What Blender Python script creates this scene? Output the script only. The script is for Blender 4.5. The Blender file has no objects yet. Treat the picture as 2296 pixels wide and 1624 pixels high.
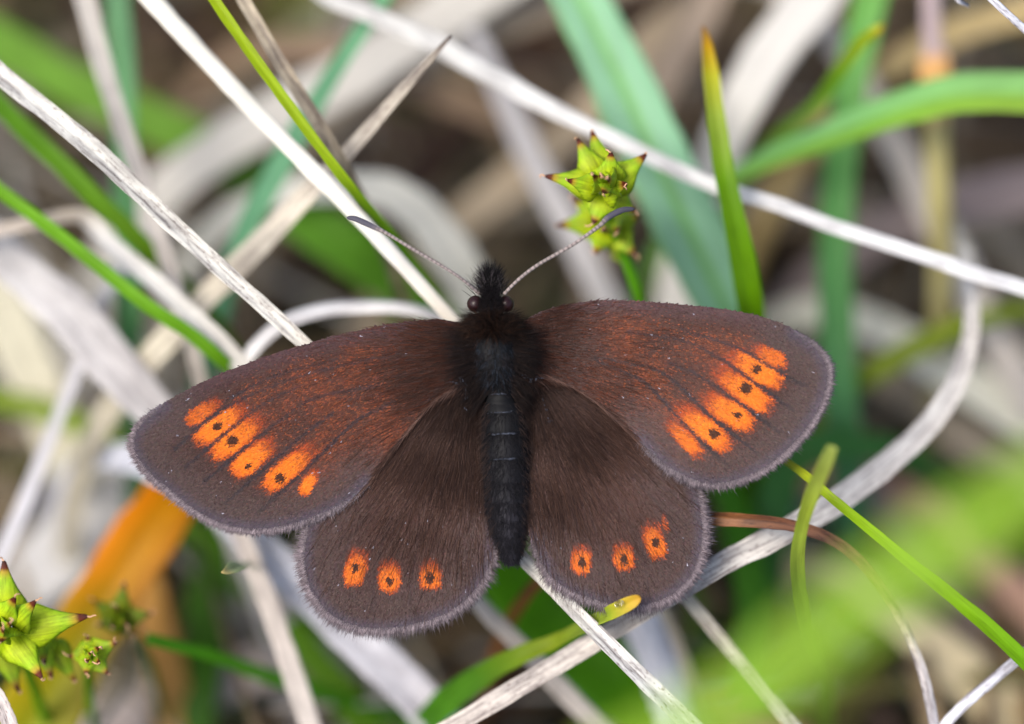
import bpy, math, random
import numpy as np
from mathutils import Vector, Matrix
from mathutils.geometry import delaunay_2d_cdt

rng = np.random.default_rng(11)
random.seed(11)
sc = bpy.context.scene
COL = sc.collection

# ------------------------------------------------------------------ camera, sky, sun, exposure
W, H = 2296.0, 1624.0            # photo layout units
PPM = 41.6                       # layout units per mm at the focus distance
DIST = 240.0                     # mm, camera to butterfly
PITCH = math.radians(56)         # camera looks this far below the horizon
FOCUS = np.array([0.0, 0.0, 46.0])   # mm above the soil
RIGHT = np.array([1.0, 0, 0])
UP = np.array([0, math.sin(PITCH), math.cos(PITCH)])
BACK = np.array([0, -math.cos(PITCH), math.sin(PITCH)])
cam_pos = FOCUS + BACK * DIST
cd = bpy.data.cameras.new('camera')
cam = bpy.data.objects.new('camera', cd)
COL.objects.link(cam)
ROT = Matrix(((RIGHT[0], UP[0], BACK[0]), (RIGHT[1], UP[1], BACK[1]), (RIGHT[2], UP[2], BACK[2])))
cam.matrix_world = Matrix.Translation(Vector(cam_pos * 0.001)) @ ROT.to_4x4()
cd.sensor_width = 36.0
cd.lens = 36.0 * DIST / (W / PPM)
cd.clip_start = 0.005
cd.clip_end = 200.0
cd.dof.use_dof = True
cd.dof.focus_distance = (DIST - 0.3) * 0.001
cd.dof.aperture_fstop = 8.6 * 0.001 * 1000 * 1.0
cd.dof.aperture_blades = 9
sc.camera = cam

SUN_AZ, SUN_EL = math.radians(-128), math.radians(56)   # azimuth from +Y, clockwise
world = bpy.data.worlds.new('World')
sc.world = world
world.use_nodes = True
wn = world.node_tree
bg = wn.nodes['Background']
sky = wn.nodes.new('ShaderNodeTexSky')
sky.sky_type = 'NISHITA'
sky.sun_disc = False
sky.sun_elevation = SUN_EL
sky.sun_rotation = SUN_AZ
sky.air_density = 1.0
sky.dust_density = 3.0
wn.links.new(sky.outputs[0], bg.inputs[0])
bg.inputs[1].default_value = 0.115
sd = bpy.data.lights.new('sun', 'SUN')
sd.energy = 1.9
sd.angle = math.radians(30)
sd.color = (1.0, 0.94, 0.85)
sun = bpy.data.objects.new('sun', sd)
COL.objects.link(sun)
to_sun = Vector((math.sin(SUN_AZ) * math.cos(SUN_EL), math.cos(SUN_AZ) * math.cos(SUN_EL), math.sin(SUN_EL)))
sun.rotation_euler = to_sun.to_track_quat('Z', 'Y').to_euler()
sc.view_settings.view_transform = 'Standard'
sc.view_settings.look = 'None'
sc.view_settings.gamma = 1.0
sc.view_settings.exposure = 0.95
sc.cycles.use_denoising = True
sc.cycles.max_bounces = 8
sc.cycles.transparent_max_bounces = 8

# ------------------------------------------------------------------ helpers
def lin(c):
    c = np.asarray(c, float) / 255.0
    return np.where(c <= 0.04045, c / 12.92, ((c + 0.055) / 1.055) ** 2.4)

def P3(px, py, d):
    """layout point at a depth d (mm behind the focus plane) -> world mm"""
    px, py, d = np.asarray(px, float), np.asarray(py, float), np.asarray(d, float)
    s = (DIST + d) / DIST
    x = (px - W / 2) / PPM * s
    y = (H / 2 - py) / PPM * s
    return FOCUS + x[..., None] * RIGHT + y[..., None] * UP - d[..., None] * BACK

def smooth_noise(n, scale, amp, r=None):
    r = r or rng
    k = max(3, int(n / scale) + 3)
    v = r.normal(0, 1, k)
    return amp * np.interp(np.linspace(0, k - 1, n), np.arange(k), v)

def catmull(P, n):
    P = np.asarray(P, float)
    if len(P) == 2:
        t = np.linspace(0, 1, n)[:, None]
        return P[0] * (1 - t) + P[1] * t
    Q = np.vstack([2 * P[0] - P[1], P, 2 * P[-1] - P[-2]])
    seg = np.linalg.norm(np.diff(P[:, :3], axis=0), axis=1)
    cum = np.concatenate([[0], np.cumsum(seg)])
    s = np.linspace(0, cum[-1], n)
    i = np.clip(np.searchsorted(cum, s, side='right') - 1, 0, len(P) - 2)
    t = ((s - cum[i]) / np.maximum(seg[i], 1e-9))[:, None]
    a, b, c, d = Q[i], Q[i + 1], Q[i + 2], Q[i + 3]
    return 0.5 * (2 * b + (c - a) * t + (2 * a - 5 * b + 4 * c - d) * t ** 2 + (3 * b - a - 3 * c + d) * t ** 3)

def add_attr(me, name, kind, data):
    a = me.attributes.new(name, kind, 'POINT')
    key = {'FLOAT_COLOR': 'color', 'FLOAT_VECTOR': 'vector', 'FLOAT': 'value'}[kind]
    a.data.foreach_set(key, np.ascontiguousarray(data, dtype=np.float32).ravel())

def mesh_np(name, V, tris=None, quads=None, col=None, fib=None, smooth=True, mat=None):
    """V in mm; faces as index arrays"""
    me = bpy.data.meshes.new(name)
    V = np.asarray(V, float) * 0.001
    loops, starts, k = [], [], 0
    if quads is not None and len(quads):
        q = np.asarray(quads, int); loops.append(q.ravel()); starts.append(np.arange(len(q)) * 4); k = q.size
    if tris is not None and len(tris):
        t = np.asarray(tris, int); loops.append(t.ravel()); starts.append(k + np.arange(len(t)) * 3)
    loops = np.concatenate(loops).astype(np.int32); starts = np.concatenate(starts).astype(np.int32)
    me.vertices.add(len(V)); me.vertices.foreach_set('co', V.astype(np.float32).ravel())
    me.loops.add(len(loops)); me.loops.foreach_set('vertex_index', loops)
    me.polygons.add(len(starts)); me.polygons.foreach_set('loop_start', starts)
    me.update(calc_edges=True)
    me.polygons.foreach_set('use_smooth', np.full(len(starts), smooth, dtype=bool))
    if col is not None:
        c = np.ones((len(V), 4)); c[:, :3] = col
        add_attr(me, 'tint', 'FLOAT_COLOR', c)
    if fib is not None:
        add_attr(me, 'fibre', 'FLOAT_VECTOR', fib)
    if mat is not None:
        me.materials.append(mat)
    me.validate()
    return me

def link(name, me, parent=None):
    o = bpy.data.objects.new(name, me)
    COL.objects.link(o)
    if parent is not None:
        o.parent = parent
    return o

def tag(o, label=None, cat=None, group=None, kind=None):
    if label: o['label'] = label
    if cat: o['category'] = cat
    if group: o['group'] = group
    if kind: o['kind'] = kind
    return o

def empty(name, loc_mm=None, rot=None):
    o = bpy.data.objects.new(name, None)
    COL.objects.link(o)
    o.empty_display_size = 0.003
    m = Matrix.Translation(Vector(np.asarray(loc_mm) * 0.001)) if loc_mm is not None else Matrix()
    if rot is not None: m = m @ rot.to_4x4()
    o.matrix_world = m
    return o

# ------------------------------------------------------------------ materials
def new_mat(name):
    m = bpy.data.materials.new(name)
    m.use_nodes = True
    nt = m.node_tree
    nt.nodes.clear()
    return m, nt, nt.nodes.new, nt.links.new

def noise(nt, vec, scale, detail=4.0, rough=0.6):
    n = nt.nodes.new('ShaderNodeTexNoise')
    n.inputs['Scale'].default_value = scale
    n.inputs['Detail'].default_value = detail
    n.inputs['Roughness'].default_value = rough
    nt.links.new(vec, n.inputs['Vector'])
    return n.outputs['Fac']

def vmul(nt, vec, s):
    n = nt.nodes.new('ShaderNodeVectorMath'); n.operation = 'MULTIPLY'
    nt.links.new(vec, n.inputs[0]); n.inputs[1].default_value = s
    return n.outputs[0]

def ramp(nt, fac, stops):
    n = nt.nodes.new('ShaderNodeValToRGB')
    e = n.color_ramp.elements
    e[0].position, e[0].color = stops[0][0], (*stops[0][1], 1)
    e[1].position, e[1].color = stops[-1][0], (*stops[-1][1], 1)
    for p, c in stops[1:-1]:
        k = e.new(p); k.color = (*c, 1)
    nt.links.new(fac, n.inputs[0])
    return n.outputs[0]

def mulc(nt, a, b, fac=1.0):
    n = nt.nodes.new('ShaderNodeMix'); n.data_type = 'RGBA'; n.blend_type = 'MULTIPLY'
    n.inputs[0].default_value = fac
    nt.links.new(a, n.inputs[6]); nt.links.new(b, n.inputs[7])
    return n.outputs[2]

def g3(v): return (v, v, v)

def fibre_mat(name, fibre, patch, speck, rough, spec, transl, bump):
    m, nt, N, L = new_mat(name)
    out = N('ShaderNodeOutputMaterial')
    tint = N('ShaderNodeAttribute'); tint.attribute_name = 'tint'
    fb = N('ShaderNodeAttribute'); fb.attribute_name = 'fibre'
    f1 = noise(nt, vmul(nt, fb.outputs['Vector'], (0.30, 6.0, 1.0)), 1.0, 5, 0.68)
    f2 = noise(nt, vmul(nt, fb.outputs['Vector'], (0.45, 1.6, 1.0)), 1.0, 4, 0.6)
    f3 = noise(nt, vmul(nt, fb.outputs['Vector'], (3.0, 9.0, 1.0)), 1.0, 2, 0.5)
    c = mulc(nt, tint.outputs['Color'], ramp(nt, f1, [(0.34, tuple(1 - fibre * k for k in (0.95, 1.0, 0.98))), (0.49, g3(1 - 0.12 * fibre)), (0.70, g3(1.0))]))
    c = mulc(nt, c, ramp(nt, f2, [(0.36, tuple(1 - patch * k for k in (1.0, 1.03, 1.0))), (0.58, g3(1.0))]))
    c = mulc(nt, c, ramp(nt, f3, [(0.28, tuple(1 - speck * k for k in (0.9, 1.0, 1.0))), (0.42, g3(1.0))]))
    b = N('ShaderNodeBump'); b.inputs['Strength'].default_value = bump; b.inputs['Distance'].default_value = 0.00006
    L(f1, b.inputs['Height'])
    p = N('ShaderNodeBsdfPrincipled')
    L(c, p.inputs['Base Color']); L(b.outputs[0], p.inputs['Normal'])
    p.inputs['Roughness'].default_value = rough
    p.inputs['Specular IOR Level'].default_value = spec
    t = N('ShaderNodeBsdfTranslucent'); L(c, t.inputs['Color'])
    mx = N('ShaderNodeMixShader'); mx.inputs[0].default_value = transl
    L(p.outputs[0], mx.inputs[1]); L(t.outputs[0], mx.inputs[2]); L(mx.outputs[0], out.inputs[0])
    return m

def tint_mat(name, rough, spec, sheen=0.0, coat=0.0, transl=0.0):
    m, nt, N, L = new_mat(name)
    out = N('ShaderNodeOutputMaterial')
    tint = N('ShaderNodeAttribute'); tint.attribute_name = 'tint'
    p = N('ShaderNodeBsdfPrincipled')
    L(tint.outputs['Color'], p.inputs['Base Color'])
    p.inputs['Roughness'].default_value = rough
    p.inputs['Specular IOR Level'].default_value = spec
    p.inputs['Sheen Weight'].default_value = sheen
    p.inputs['Coat Weight'].default_value = coat
    p.inputs['Coat Roughness'].default_value = 0.15
    sh = p.outputs[0]
    if transl:
        t = N('ShaderNodeBsdfTranslucent'); L(tint.outputs['Color'], t.inputs['Color'])
        mx = N('ShaderNodeMixShader'); mx.inputs[0].default_value = transl
        L(p.outputs[0], mx.inputs[1]); L(t.outputs[0], mx.inputs[2]); sh = mx.outputs[0]
    L(sh, out.inputs[0])
    return m

M_STRAW = fibre_mat('dry_straw_fibre', 0.72, 0.40, 0.6, 0.62, 0.25, 0.10, 0.35)
M_STRAW_CLEAN = fibre_mat('clean_straw_fibre', 0.16, 0.10, 0.06, 0.55, 0.25, 0.12, 0.2)
M_STRAW_MID = fibre_mat('mid_straw_fibre', 0.45, 0.30, 0.3, 0.6, 0.25, 0.10, 0.3)
M_LEAF = fibre_mat('grass_leaf', 0.30, 0.14, 0.05, 0.5, 0.2, 0.28, 0.3)
M_BROWN = fibre_mat('brown_leaf_fibre', 0.75, 0.55, 0.4, 0.45, 0.35, 0.05, 0.5)
M_WING = tint_mat('wing_membrane', 0.7, 0.15)
M_SCALE = tint_mat('wing_scale', 0.6, 0.18, sheen=0.05)
M_HAIR = tint_mat('insect_hair', 0.6, 0.14)
M_BODY = tint_mat('insect_cuticle', 0.62, 0.16)
M_EYE = tint_mat('compound_eye', 0.4, 0.3, coat=0.1)
M_FRUIT = fibre_mat('sedge_fruit_skin', 0.42, 0.32, 0.2, 0.5, 0.22, 0.16, 0.5)

m, nt, N, L = new_mat('water')
out = N('ShaderNodeOutputMaterial'); p = N('ShaderNodeBsdfPrincipled')
p.inputs['Transmission Weight'].default_value = 1.0; p.inputs['Roughness'].default_value = 0.0; p.inputs['IOR'].default_value = 1.33
L(p.outputs[0], out.inputs[0]); M_WATER = m

m, nt, N, L = new_mat('peaty_soil')
out = N('ShaderNodeOutputMaterial'); p = N('ShaderNodeBsdfPrincipled'); tc = N('ShaderNodeTexCoord')
f = noise(nt, tc.outputs['Object'], 180.0, 8, 0.7)
L(ramp(nt, f, [(0.3, (0.010, 0.007, 0.004)), (0.55, (0.035, 0.022, 0.012)), (0.8, (0.09, 0.06, 0.035))]), p.inputs['Base Color'])
b = N('ShaderNodeBump'); b.inputs['Strength'].default_value = 0.8; b.inputs['Distance'].default_value = 0.003
L(f, b.inputs['Height']); L(b.outputs[0], p.inputs['Normal'])
p.inputs['Roughness'].default_value = 0.9
L(p.outputs[0], out.inputs[0]); M_SOIL = m

# ------------------------------------------------------------------ ground
def make_ground():
    r = np.concatenate([-np.geomspace(30000, 200, 9), np.linspace(-180, 180, 61), np.geomspace(200, 30000, 9)])
    n = len(r)
    X, Y = np.meshgrid(r, r + 20, indexing='ij')
    Z = 1.6 * np.sin(X * 0.11 + 1.3) * np.cos(Y * 0.09) + 0.9 * np.sin(X * 0.31 + Y * 0.23) - 2.0
    Z = np.where((np.abs(X) > 185) | (np.abs(Y - 20) > 185), -2.0, Z)
    V = np.stack([X, Y, Z], -1).reshape(-1, 3)
    i, j = np.meshgrid(np.arange(n - 1), np.arange(n - 1), indexing='ij')
    a = (i * n + j).ravel()
    q = np.stack([a, a + n, a + n + 1, a + 1], 1)
    o = link('ground', mesh_np('ground', V, quads=q, mat=M_SOIL))
    tag(o, kind='structure')
make_ground()

# ------------------------------------------------------------------ blades
def to_ground(p, t, step=3.0, k=0.10, zend=-3.0):
    pts = []
    t = t / np.linalg.norm(t)
    down = np.array([0, 0, -1.0])
    for _ in range(120):
        t = t * (1 - k) + down * k
        t /= np.linalg.norm(t)
        p = p + t * step
        pts.append(p.copy())
        if p[2] < zend: break
    return pts

def ribbon(C, Wd, n_ref, thick, fold, ribs, roll, M, rough_edge, seed):
    """C: Nx3 centreline mm, Wd: N widths mm -> verts, quads, fibre"""
    N_ = len(C)
    r = np.random.default_rng(seed)
    T = np.gradient(C, axis=0)
    T /= np.linalg.norm(T, axis=1)[:, None] + 1e-12
    S = np.cross(T, n_ref)
    S /= np.linalg.norm(S, axis=1)[:, None] + 1e-9
    Nn = np.cross(S, T)
    rl = np.radians(np.interp(np.linspace(0, 1, N_), np.linspace(0, 1, len(roll)), roll))[:, None]
    S, Nn = S * np.cos(rl) + Nn * np.sin(rl), Nn * np.cos(rl) - S * np.sin(rl)
    v = np.linspace(-1, 1, M)
    v = np.sign(v) * np.abs(v) ** 0.85
    half = Wd[:, None] / 2
    top = fold * np.abs(v)[None] * half + 0.0
    rib = ribs * np.cos(v * math.pi * (M // 2)) if ribs else 0 * v
    th = thick * half * (np.sqrt(np.clip(1 - v ** 2, 0, 1))[None] * 0.9 + 0.1)
    edge = 1 + rough_edge * np.stack([smooth_noise(N_, 3, 1, r) if k in (0, M - 1) else np.zeros(N_) for k in range(M)], 1)
    off = v[None] * half * edge
    up_ = top + th * 0.5 + (rib[None] * half)
    lo_ = top - th * 0.5
    A = C[:, None, :] + S[:, None, :] * off[..., None] + Nn[:, None, :] * up_[..., None]
    B = C[:, None, :] + S[:, None, :] * off[..., None] + Nn[:, None, :] * lo_[..., None]
    V = np.concatenate([A, B[:, ::-1]], axis=1)          # N x 2M loop
    K = 2 * M
    cum = np.concatenate([[0], np.cumsum(np.linalg.norm(np.diff(C, axis=0), axis=1))])
    vv = np.concatenate([off, off[:, ::-1]], axis=1)
    fib = np.stack([np.repeat(cum[:, None], K, 1), vv + 3.0, np.full((N_, K), seed * 7.31 % 97)], -1)
    i, k = np.meshgrid(np.arange(N_ - 1), np.arange(K), indexing='ij')
    a = (i * K + k).ravel(); b_ = (i * K + (k + 1) % K).ravel()
    q = np.stack([a, b_, b_ + K, a + K], 1)
    caps = []
    for base in (0, (N_ - 1) * K):
        for kk in range(M - 1):
            f = [base + kk, base + kk + 1, base + K - 2 - kk, base + K - 1 - kk]
            caps.append(f if base else f[::-1])
    q = np.vstack([q, np.array(caps)])
    return V.reshape(-1, 3), q, fib.reshape(-1, 3)

ALB = 0.86
blade_seed = [100]
def blade(name, pts, cols, label, cat, group, mat, root='end', ext=14.0, thick=0.22, fold=0.0, ribs=0.0,
          roll=(0,), M=9, n=None, rough_edge=0.03, wig=0.0, bend=None, cross=None, upw=0.5, parent=None):
    """pts: (x, y, depth, width) in layout units / mm; cols: (t, rgb)"""
    blade_seed[0] += 1
    seed = blade_seed[0]
    r = np.random.default_rng(seed)
    P = np.asarray(pts, float)
    if n is None:
        n = 56 if np.mean(P[:, 2]) > 9 else 96
    C = P3(P[:, 0], P[:, 1], P[:, 2])
    wd = P[:, 3] / PPM * (DIST + P[:, 2]) / DIST
    X = catmull(np.column_stack([C, wd]), n)
    X[:, 3] = np.maximum(X[:, 3], 0.03)
    if wig:
        X[:, 0] += smooth_noise(n, 9, wig, r); X[:, 1] += smooth_noise(n, 9, wig, r); X[:, 2] += smooth_noise(n, 9, wig * 0.5, r)
    tcol = np.linspace(0, 1, n)
    X[:, 3] *= 1 + smooth_noise(n, 7, 0.025, r)
    def outside(p): return p[0] < 2 or p[0] > W - 2 or p[1] < 2 or p[1] > H - 2
    def extend_root(X, tcol, at_end):
        Y = X if at_end else X[::-1]
        bk = bend if bend else (0.10 if outside(P[-1] if at_end else P[0]) else 0.26)
        g = to_ground(Y[-1, :3], Y[-1, :3] - Y[-3, :3], k=bk)
        w0 = Y[-1, 3]
        G = np.array([[*p_, w0 * (1 - 0.25 * i / len(g))] for i, p_ in enumerate(g)])
        tc = np.concatenate([tcol if at_end else tcol[::-1], np.full(len(g), 1.0 if at_end else 0.0)])
        Y = np.vstack([Y, G])
        return (Y, tc) if at_end else (Y[::-1], tc[::-1])
    def extend_free(X, tcol, at_end):
        if ext <= 0: return X, tcol
        Y = X if at_end else X[::-1]
        t = Y[-1, :3] - Y[-3, :3]; t /= np.linalg.norm(t)
        k = 6
        E = np.array([[*(Y[-1, :3] + t * ext * (i + 1) / k - np.array([0, 0, 1]) * 0.2 * (i + 1)), Y[-1, 3] * (1 - 0.9 * (i + 1) / k)] for i in range(k)])
        tc = np.concatenate([tcol if at_end else tcol[::-1], np.full(k, 1.0 if at_end else 0.0)])
        Y = np.vstack([Y, E])
        return (Y, tc) if at_end else (Y[::-1], tc[::-1])
    if root in ('end', 'both'): X, tcol = extend_root(X, tcol, True)
    elif outside(P[-1]): X, tcol = extend_free(X, tcol, True)
    if root in ('start', 'both'): X, tcol = extend_root(X, tcol, False)
    elif outside(P[0]): X, tcol = extend_free(X, tcol, False)
    nref = BACK * (1 - upw) + np.array([0, 0, 1.0]) * upw
    V, q, fib = ribbon(X[:, :3], X[:, 3], nref / np.linalg.norm(nref), thick, fold, ribs, roll, M, rough_edge, seed)
    ts = [c[0] for c in cols]
    cc = np.stack([np.interp(tcol, ts, [lin(c[1])[k] for c in cols]) for k in range(3)], 1) * ALB
    cc *= 1 + smooth_noise(len(cc), 8, 0.04, r)[:, None]
    col = np.repeat(cc, 2 * M, axis=0)
    if cross:
        vv = np.linspace(-1, 1, M); vv = np.concatenate([vv, vv[::-1]])
        mul = np.stack([np.interp(vv, [c[0] for c in cross], [c[1][k] for c in cross]) for k in range(3)], 1)
        col = col * np.tile(mul, (len(cc), 1))
    o = link(name, mesh_np(name, V, quads=q, col=col, fib=fib, mat=mat), parent)
    if label: tag(o, label, cat, group)
    return o

GS, GG_ = 'dead straws strewn through the grass', 'green blades growing through the straw'
def straw(pts, cols, label, name='dry_straw', mat=None, **k):
    if not isinstance(cols, list): cols = [(0, cols), (1, cols)]
    return blade(name, pts, cols, label, 'straw', GS, mat or (M_STRAW if min(p_[2] for p_ in pts) < 5.5 else M_STRAW_MID if min(p_[2] for p_ in pts) < 13.5 else M_STRAW_CLEAN), **k)
def green(pts, cols, label, name='grass_leaf', mat=None, **k):
    if not isinstance(cols, list): cols = [(0, cols), (1, cols)]
    k.setdefault('thick', 0.10)
    return blade(name, pts, cols, label, 'leaf', GG_, mat or M_LEAF, **k)

WHITE, CREAM, GREY = (238, 236, 226), (248, 243, 228), (205, 202, 196)
TAN, OLIVE = (205, 190, 165), (214, 208, 182)
LIME, GRN, BLUEG, DEEP = (150, 190, 30), (110, 165, 45), (125, 185, 145), (70, 125, 15)

# --- straws and blades near the focus plane
straw([(-130, 52, 2.6, 48), (0, 170, 2.2, 48), (200, 330, 1.6, 45), (430, 545, 1.3, 41), (680, 770, 1.9, 33), (900, 985, 3.0, 32), (1170, 1252, 2.0, 32), (1250, 1333, 1.0, 33), (1340, 1424, 0.3, 36), (1550, 1630, 0.3, 44), (1700, 1770, 0.5, 44)],
      [(0, WHITE), (0.4, (240, 236, 224)), (1, (248, 246, 240))], 'long flat whitish straw the butterfly sits on, showing at its abdomen tip', root='both', fold=0.42, ribs=0.06, M=17, n=220, roll=(8, -6, 10), bend=0.05)
straw([(285, -70, 5, 42), (345, 5, 5, 42), (560, 238, 4.4, 40), (760, 442, 4.0, 37), (880, 570, 4.0, 33), (1000, 702, 4.2, 30), (1090, 800, 4.2, 30), (1250, 985, 5, 28)],
      [(0, CREAM), (0.6, (248, 243, 232)), (1, TAN)], 'smooth cream round straw running to the butterfly head from behind a thin lime blade', root='end', thick=0.7, M=11, n=140, mat=M_STRAW_CLEAN, bend=0.16)
green([(455, -45, 1.4, 26), (480, 0, 1.4, 26), (600, 172, 1.4, 26), (760, 388, 2.0, 24), (870, 520, 5.5, 23), (980, 665, 8, 24), (1050, 765, 10, 24)],
      [(0, (165, 190, 20)), (0.45, (165, 195, 25)), (0.7, (110, 165, 30)), (1, (120, 165, 50))], 'thin lime green blade lying along the cream round straw', fold=0.3, ribs=0.05, M=11, n=120)
straw([(525, -45, 3.2, 30), (545, 0, 3.2, 30), (640, 160, 3.2, 31), (740, 322, 4, 30), (800, 425, 7, 24), (880, 600, 14, 30)],
      [(0, (212, 196, 168)), (0.5, (196, 178, 150)), (1, (205, 182, 150))], 'brown-grey dead leaf with white flecks crossing the pale pointed straw', name='dead_leaf', fold=0.25, ribs=0.05, M=11, mat=M_BROWN)
straw([(1012, 80, 3, 7), (985, 110, 3.2, 12), (900, 205, 4, 25), (780, 342, 6, 35), (700, 425, 8, 46), (560, 570, 9.5, 56), (440, 690, 11, 60), (330, 810, 12.5, 62), (270, 880, 14, 60)],
      [(0, (120, 105, 100)), (0.06, (190, 178, 160)), (0.3, (226, 216, 200)), (1, (222, 214, 190))], 'pale olive straw ending in a dark pointed tip', fold=0.18, ribs=0.03, M=11)
green([(-60, 370, 7, 30), (0, 428, 7, 30), (90, 495, 6.6, 31), (180, 565, 6.4, 31), (330, 685, 6, 33), (430, 752, 6.4, 33), (500, 812, 7, 32), (580, 880, 9, 30)],
      [(0, (118, 180, 20)), (1, (112, 170, 30))], 'slender green blade crossing the kneed straw and dipping under the left wing', fold=0.2)
green([(-60, 160, 10, 44), (0, 238, 10, 44), (100, 335, 10, 45), (230, 460, 10, 44), (340, 570, 11, 42), (430, 660, 13, 40)],
      [(0, (90, 150, 5)), (1, (110, 150, 30))], 'olive green blade running just below the long whitish straw', fold=0.2)
straw([(-60, 530, 11, 28), (0, 518, 11, 28), (90, 497, 11, 30), (165, 484, 11, 32), (198, 496, 11, 36), (260, 560, 10, 40), (350, 635, 8.5, 42), (470, 745, 7.5, 42), (560, 840, 7.5, 42)],
      [(0, (205, 192, 180)), (0.28, (190, 178, 160)), (0.4, (238, 234, 226)), (1, (243, 240, 230))], 'pale straw with a sharp knee bend', fold=0.25, ribs=0.03, M=11)
straw([(170, -60, 12, 46), (190, 0, 12, 46), (240, 185, 11.5, 46), (300, 365, 11, 44), (365, 560, 10.5, 40), (410, 700, 10.5, 36), (440, 820, 11, 34), (460, 900, 12, 34)],
      [(0, (228, 220, 208)), (1, (218, 208, 196))], 'pinkish grey straw with a tan edge beside an upright blue-green blade', fold=0.3, roll=(15, 20))
green([(255, -60, 17, 54), (262, 0, 17, 54), (278, 200, 17, 55), (282, 500, 17, 55), (288, 700, 17, 60), (292, 820, 18, 60)],
      [(0, (135, 190, 135)), (0.5, (110, 175, 110)), (1, (90, 150, 90))], 'upright blue-green blade behind the pinkish straw', fold=0.2)
straw([(-90, 480, 13, 96), (0, 565, 13, 98), (80, 640, 13, 104), (160, 706, 12.5, 108), (250, 815, 12, 106), (340, 915, 12, 98), (430, 1020, 13, 90)],
      [(0, (212, 209, 206)), (1, (220, 215, 214))], 'broad grey dead leaf sliding under the left forewing tip', name='dead_leaf', fold=0.12, ribs=0.02, M=13)
straw([(-60, 560, 25, 120), (0, 680, 25, 120), (80, 850, 25, 118), (150, 1010, 26, 110)], (222, 216, 190), 'blurred cream leaf below the broad grey dead leaf', name='dead_leaf', fold=0.15)
straw([(190, 770, 14, 24), (165, 850, 14, 28), (110, 990, 14, 30), (55, 1130, 14, 32), (0, 1250, 14, 34), (-60, 1370, 14, 34)], (206, 204, 208), 'thin grey straw left of the orange leaf', root='both', fold=0.3)
straw([(500, 930, 24, 36), (515, 870, 14, 38), (540, 812, 8, 40), (590, 752, 8, 46), (640, 715, 8, 48), (720, 690, 8, 48), (810, 682, 8, 44), (900, 686, 8, 40), (980, 708, 8.5, 40), (1070, 760, 10, 40)],
      [(0, (225, 220, 212)), (0.5, (244, 242, 240)), (1, (235, 232, 230))], 'white dead leaf arching behind the left forewing', name='dead_leaf', root='both', fold=-0.35, roll=(30, 25, 10), M=11, upw=0.8)
straw([(660, -60, 11.5, 39), (740, -8, 11.5, 42), (830, 28, 11, 45), (960, 95, 10.5, 49), (1050, 142, 10, 45), (1130, 180, 9.6, 50), (1190, 218, 9.4, 45), (1300, 278, 9, 39), (1400, 325, 8.6, 38), (1500, 372, 8.2, 37), (1600, 414, 7.8, 35), (1750, 462, 7.4, 34), (1900, 514, 7.2, 35), (2060, 572, 7, 34), (2160, 606, 7, 39), (2240, 630, 7, 35), (2340, 660, 7, 34)],
      [(0, (226, 224, 216)), (0.5, (240, 239, 234)), (1, (242, 241, 240))], 'long white straw with a swollen node, crossing over the broad blue-green leaf', root='both', thick=0.6, fold=0.1, ribs=0.04, M=11, n=120, wig=0.12, bend=0.05)
green([(1575, 60, 6, 10), (1582, 90, 6, 22), (1590, 150, 6, 36), (1600, 230, 5.6, 42), (1618, 360, 5.2, 46), (1640, 470, 5.4, 52), (1664, 580, 6.2, 58), (1682, 690, 7.5, 62), (1690, 800, 11, 60)],
      [(0, (150, 110, 70)), (0.05, (215, 165, 10)), (0.14, (190, 190, 40)), (0.25, (160, 185, 60)), (0.42, (110, 160, 5)), (1, (95, 150, 0))], 'upright green blade with an orange tip, in front of the white noded straw', fold=0.35, ribs=0.03, M=11, roll=(20, 0, -10))
green([(1255, -90, 15, 118), (1300, 0, 15, 124), (1390, 185, 14.5, 140), (1475, 370, 14, 150), (1555, 540, 14, 150), (1620, 680, 15, 140), (1680, 830, 18, 130)],
      [(0, (165, 218, 172)), (0.5, (158, 210, 170)), (1, (130, 182, 150))], 'broad pale blue-green leaf with a yellow-green midrib', name='broad_leaf', fold=0.22, ribs=0.02, M=21, cross=[(-1, (0.95, 1, 0.95)), (-0.16, (1, 1, 1)), (-0.06, (0.7, 0.85, 0.4)), (0.06, (0.7, 0.85, 0.4)), (0.16, (1, 1, 1)), (0.8, (1, 1, 1)), (1, (0.7, 0.85, 0.5))])
straw([(2130, -30, 2, 14), (2150, 0, 2, 14), (2172, 14, 3, 8)], (238, 238, 246), 'short white straw stub poking in beside the thin white straw', root='start', ext=0, thick=0.7)
straw([(2160, -70, 0, 18), (2215, -10, 0, 18), (2260, 32, 0, 18), (2340, 105, 0.5, 18)], (244, 244, 250), 'thin white straw above the arched green blade', root='both', thick=0.7)
straw([(2120, 480, 26, 30), (2160, 560, 15, 34), (2178, 680, 10, 36), (2172, 770, 9.5, 40), (2140, 868, 8.5, 48), (2075, 962, 7.5, 52), (1990, 1040, 6.4, 56), (1880, 1124, 5, 58), (1760, 1194, 3, 58), (1650, 1250, 2.2, 56), (1550, 1308, 2, 52), (1460, 1362, 2.4, 48), (1340, 1436, 3.0, 46), (1220, 1508, 2.8, 46), (1100, 1580, 2.4, 44), (960, 1662, 2.2, 42)],
      [(0, (214, 208, 190)), (0.25, (232, 228, 220)), (0.6, (240, 235, 228)), (1, (226, 214, 202))], 'long curved straw sweeping under the right hindwing, below the long whitish straw', root='both', fold=0.3, ribs=0.06, M=15, n=200)
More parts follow.
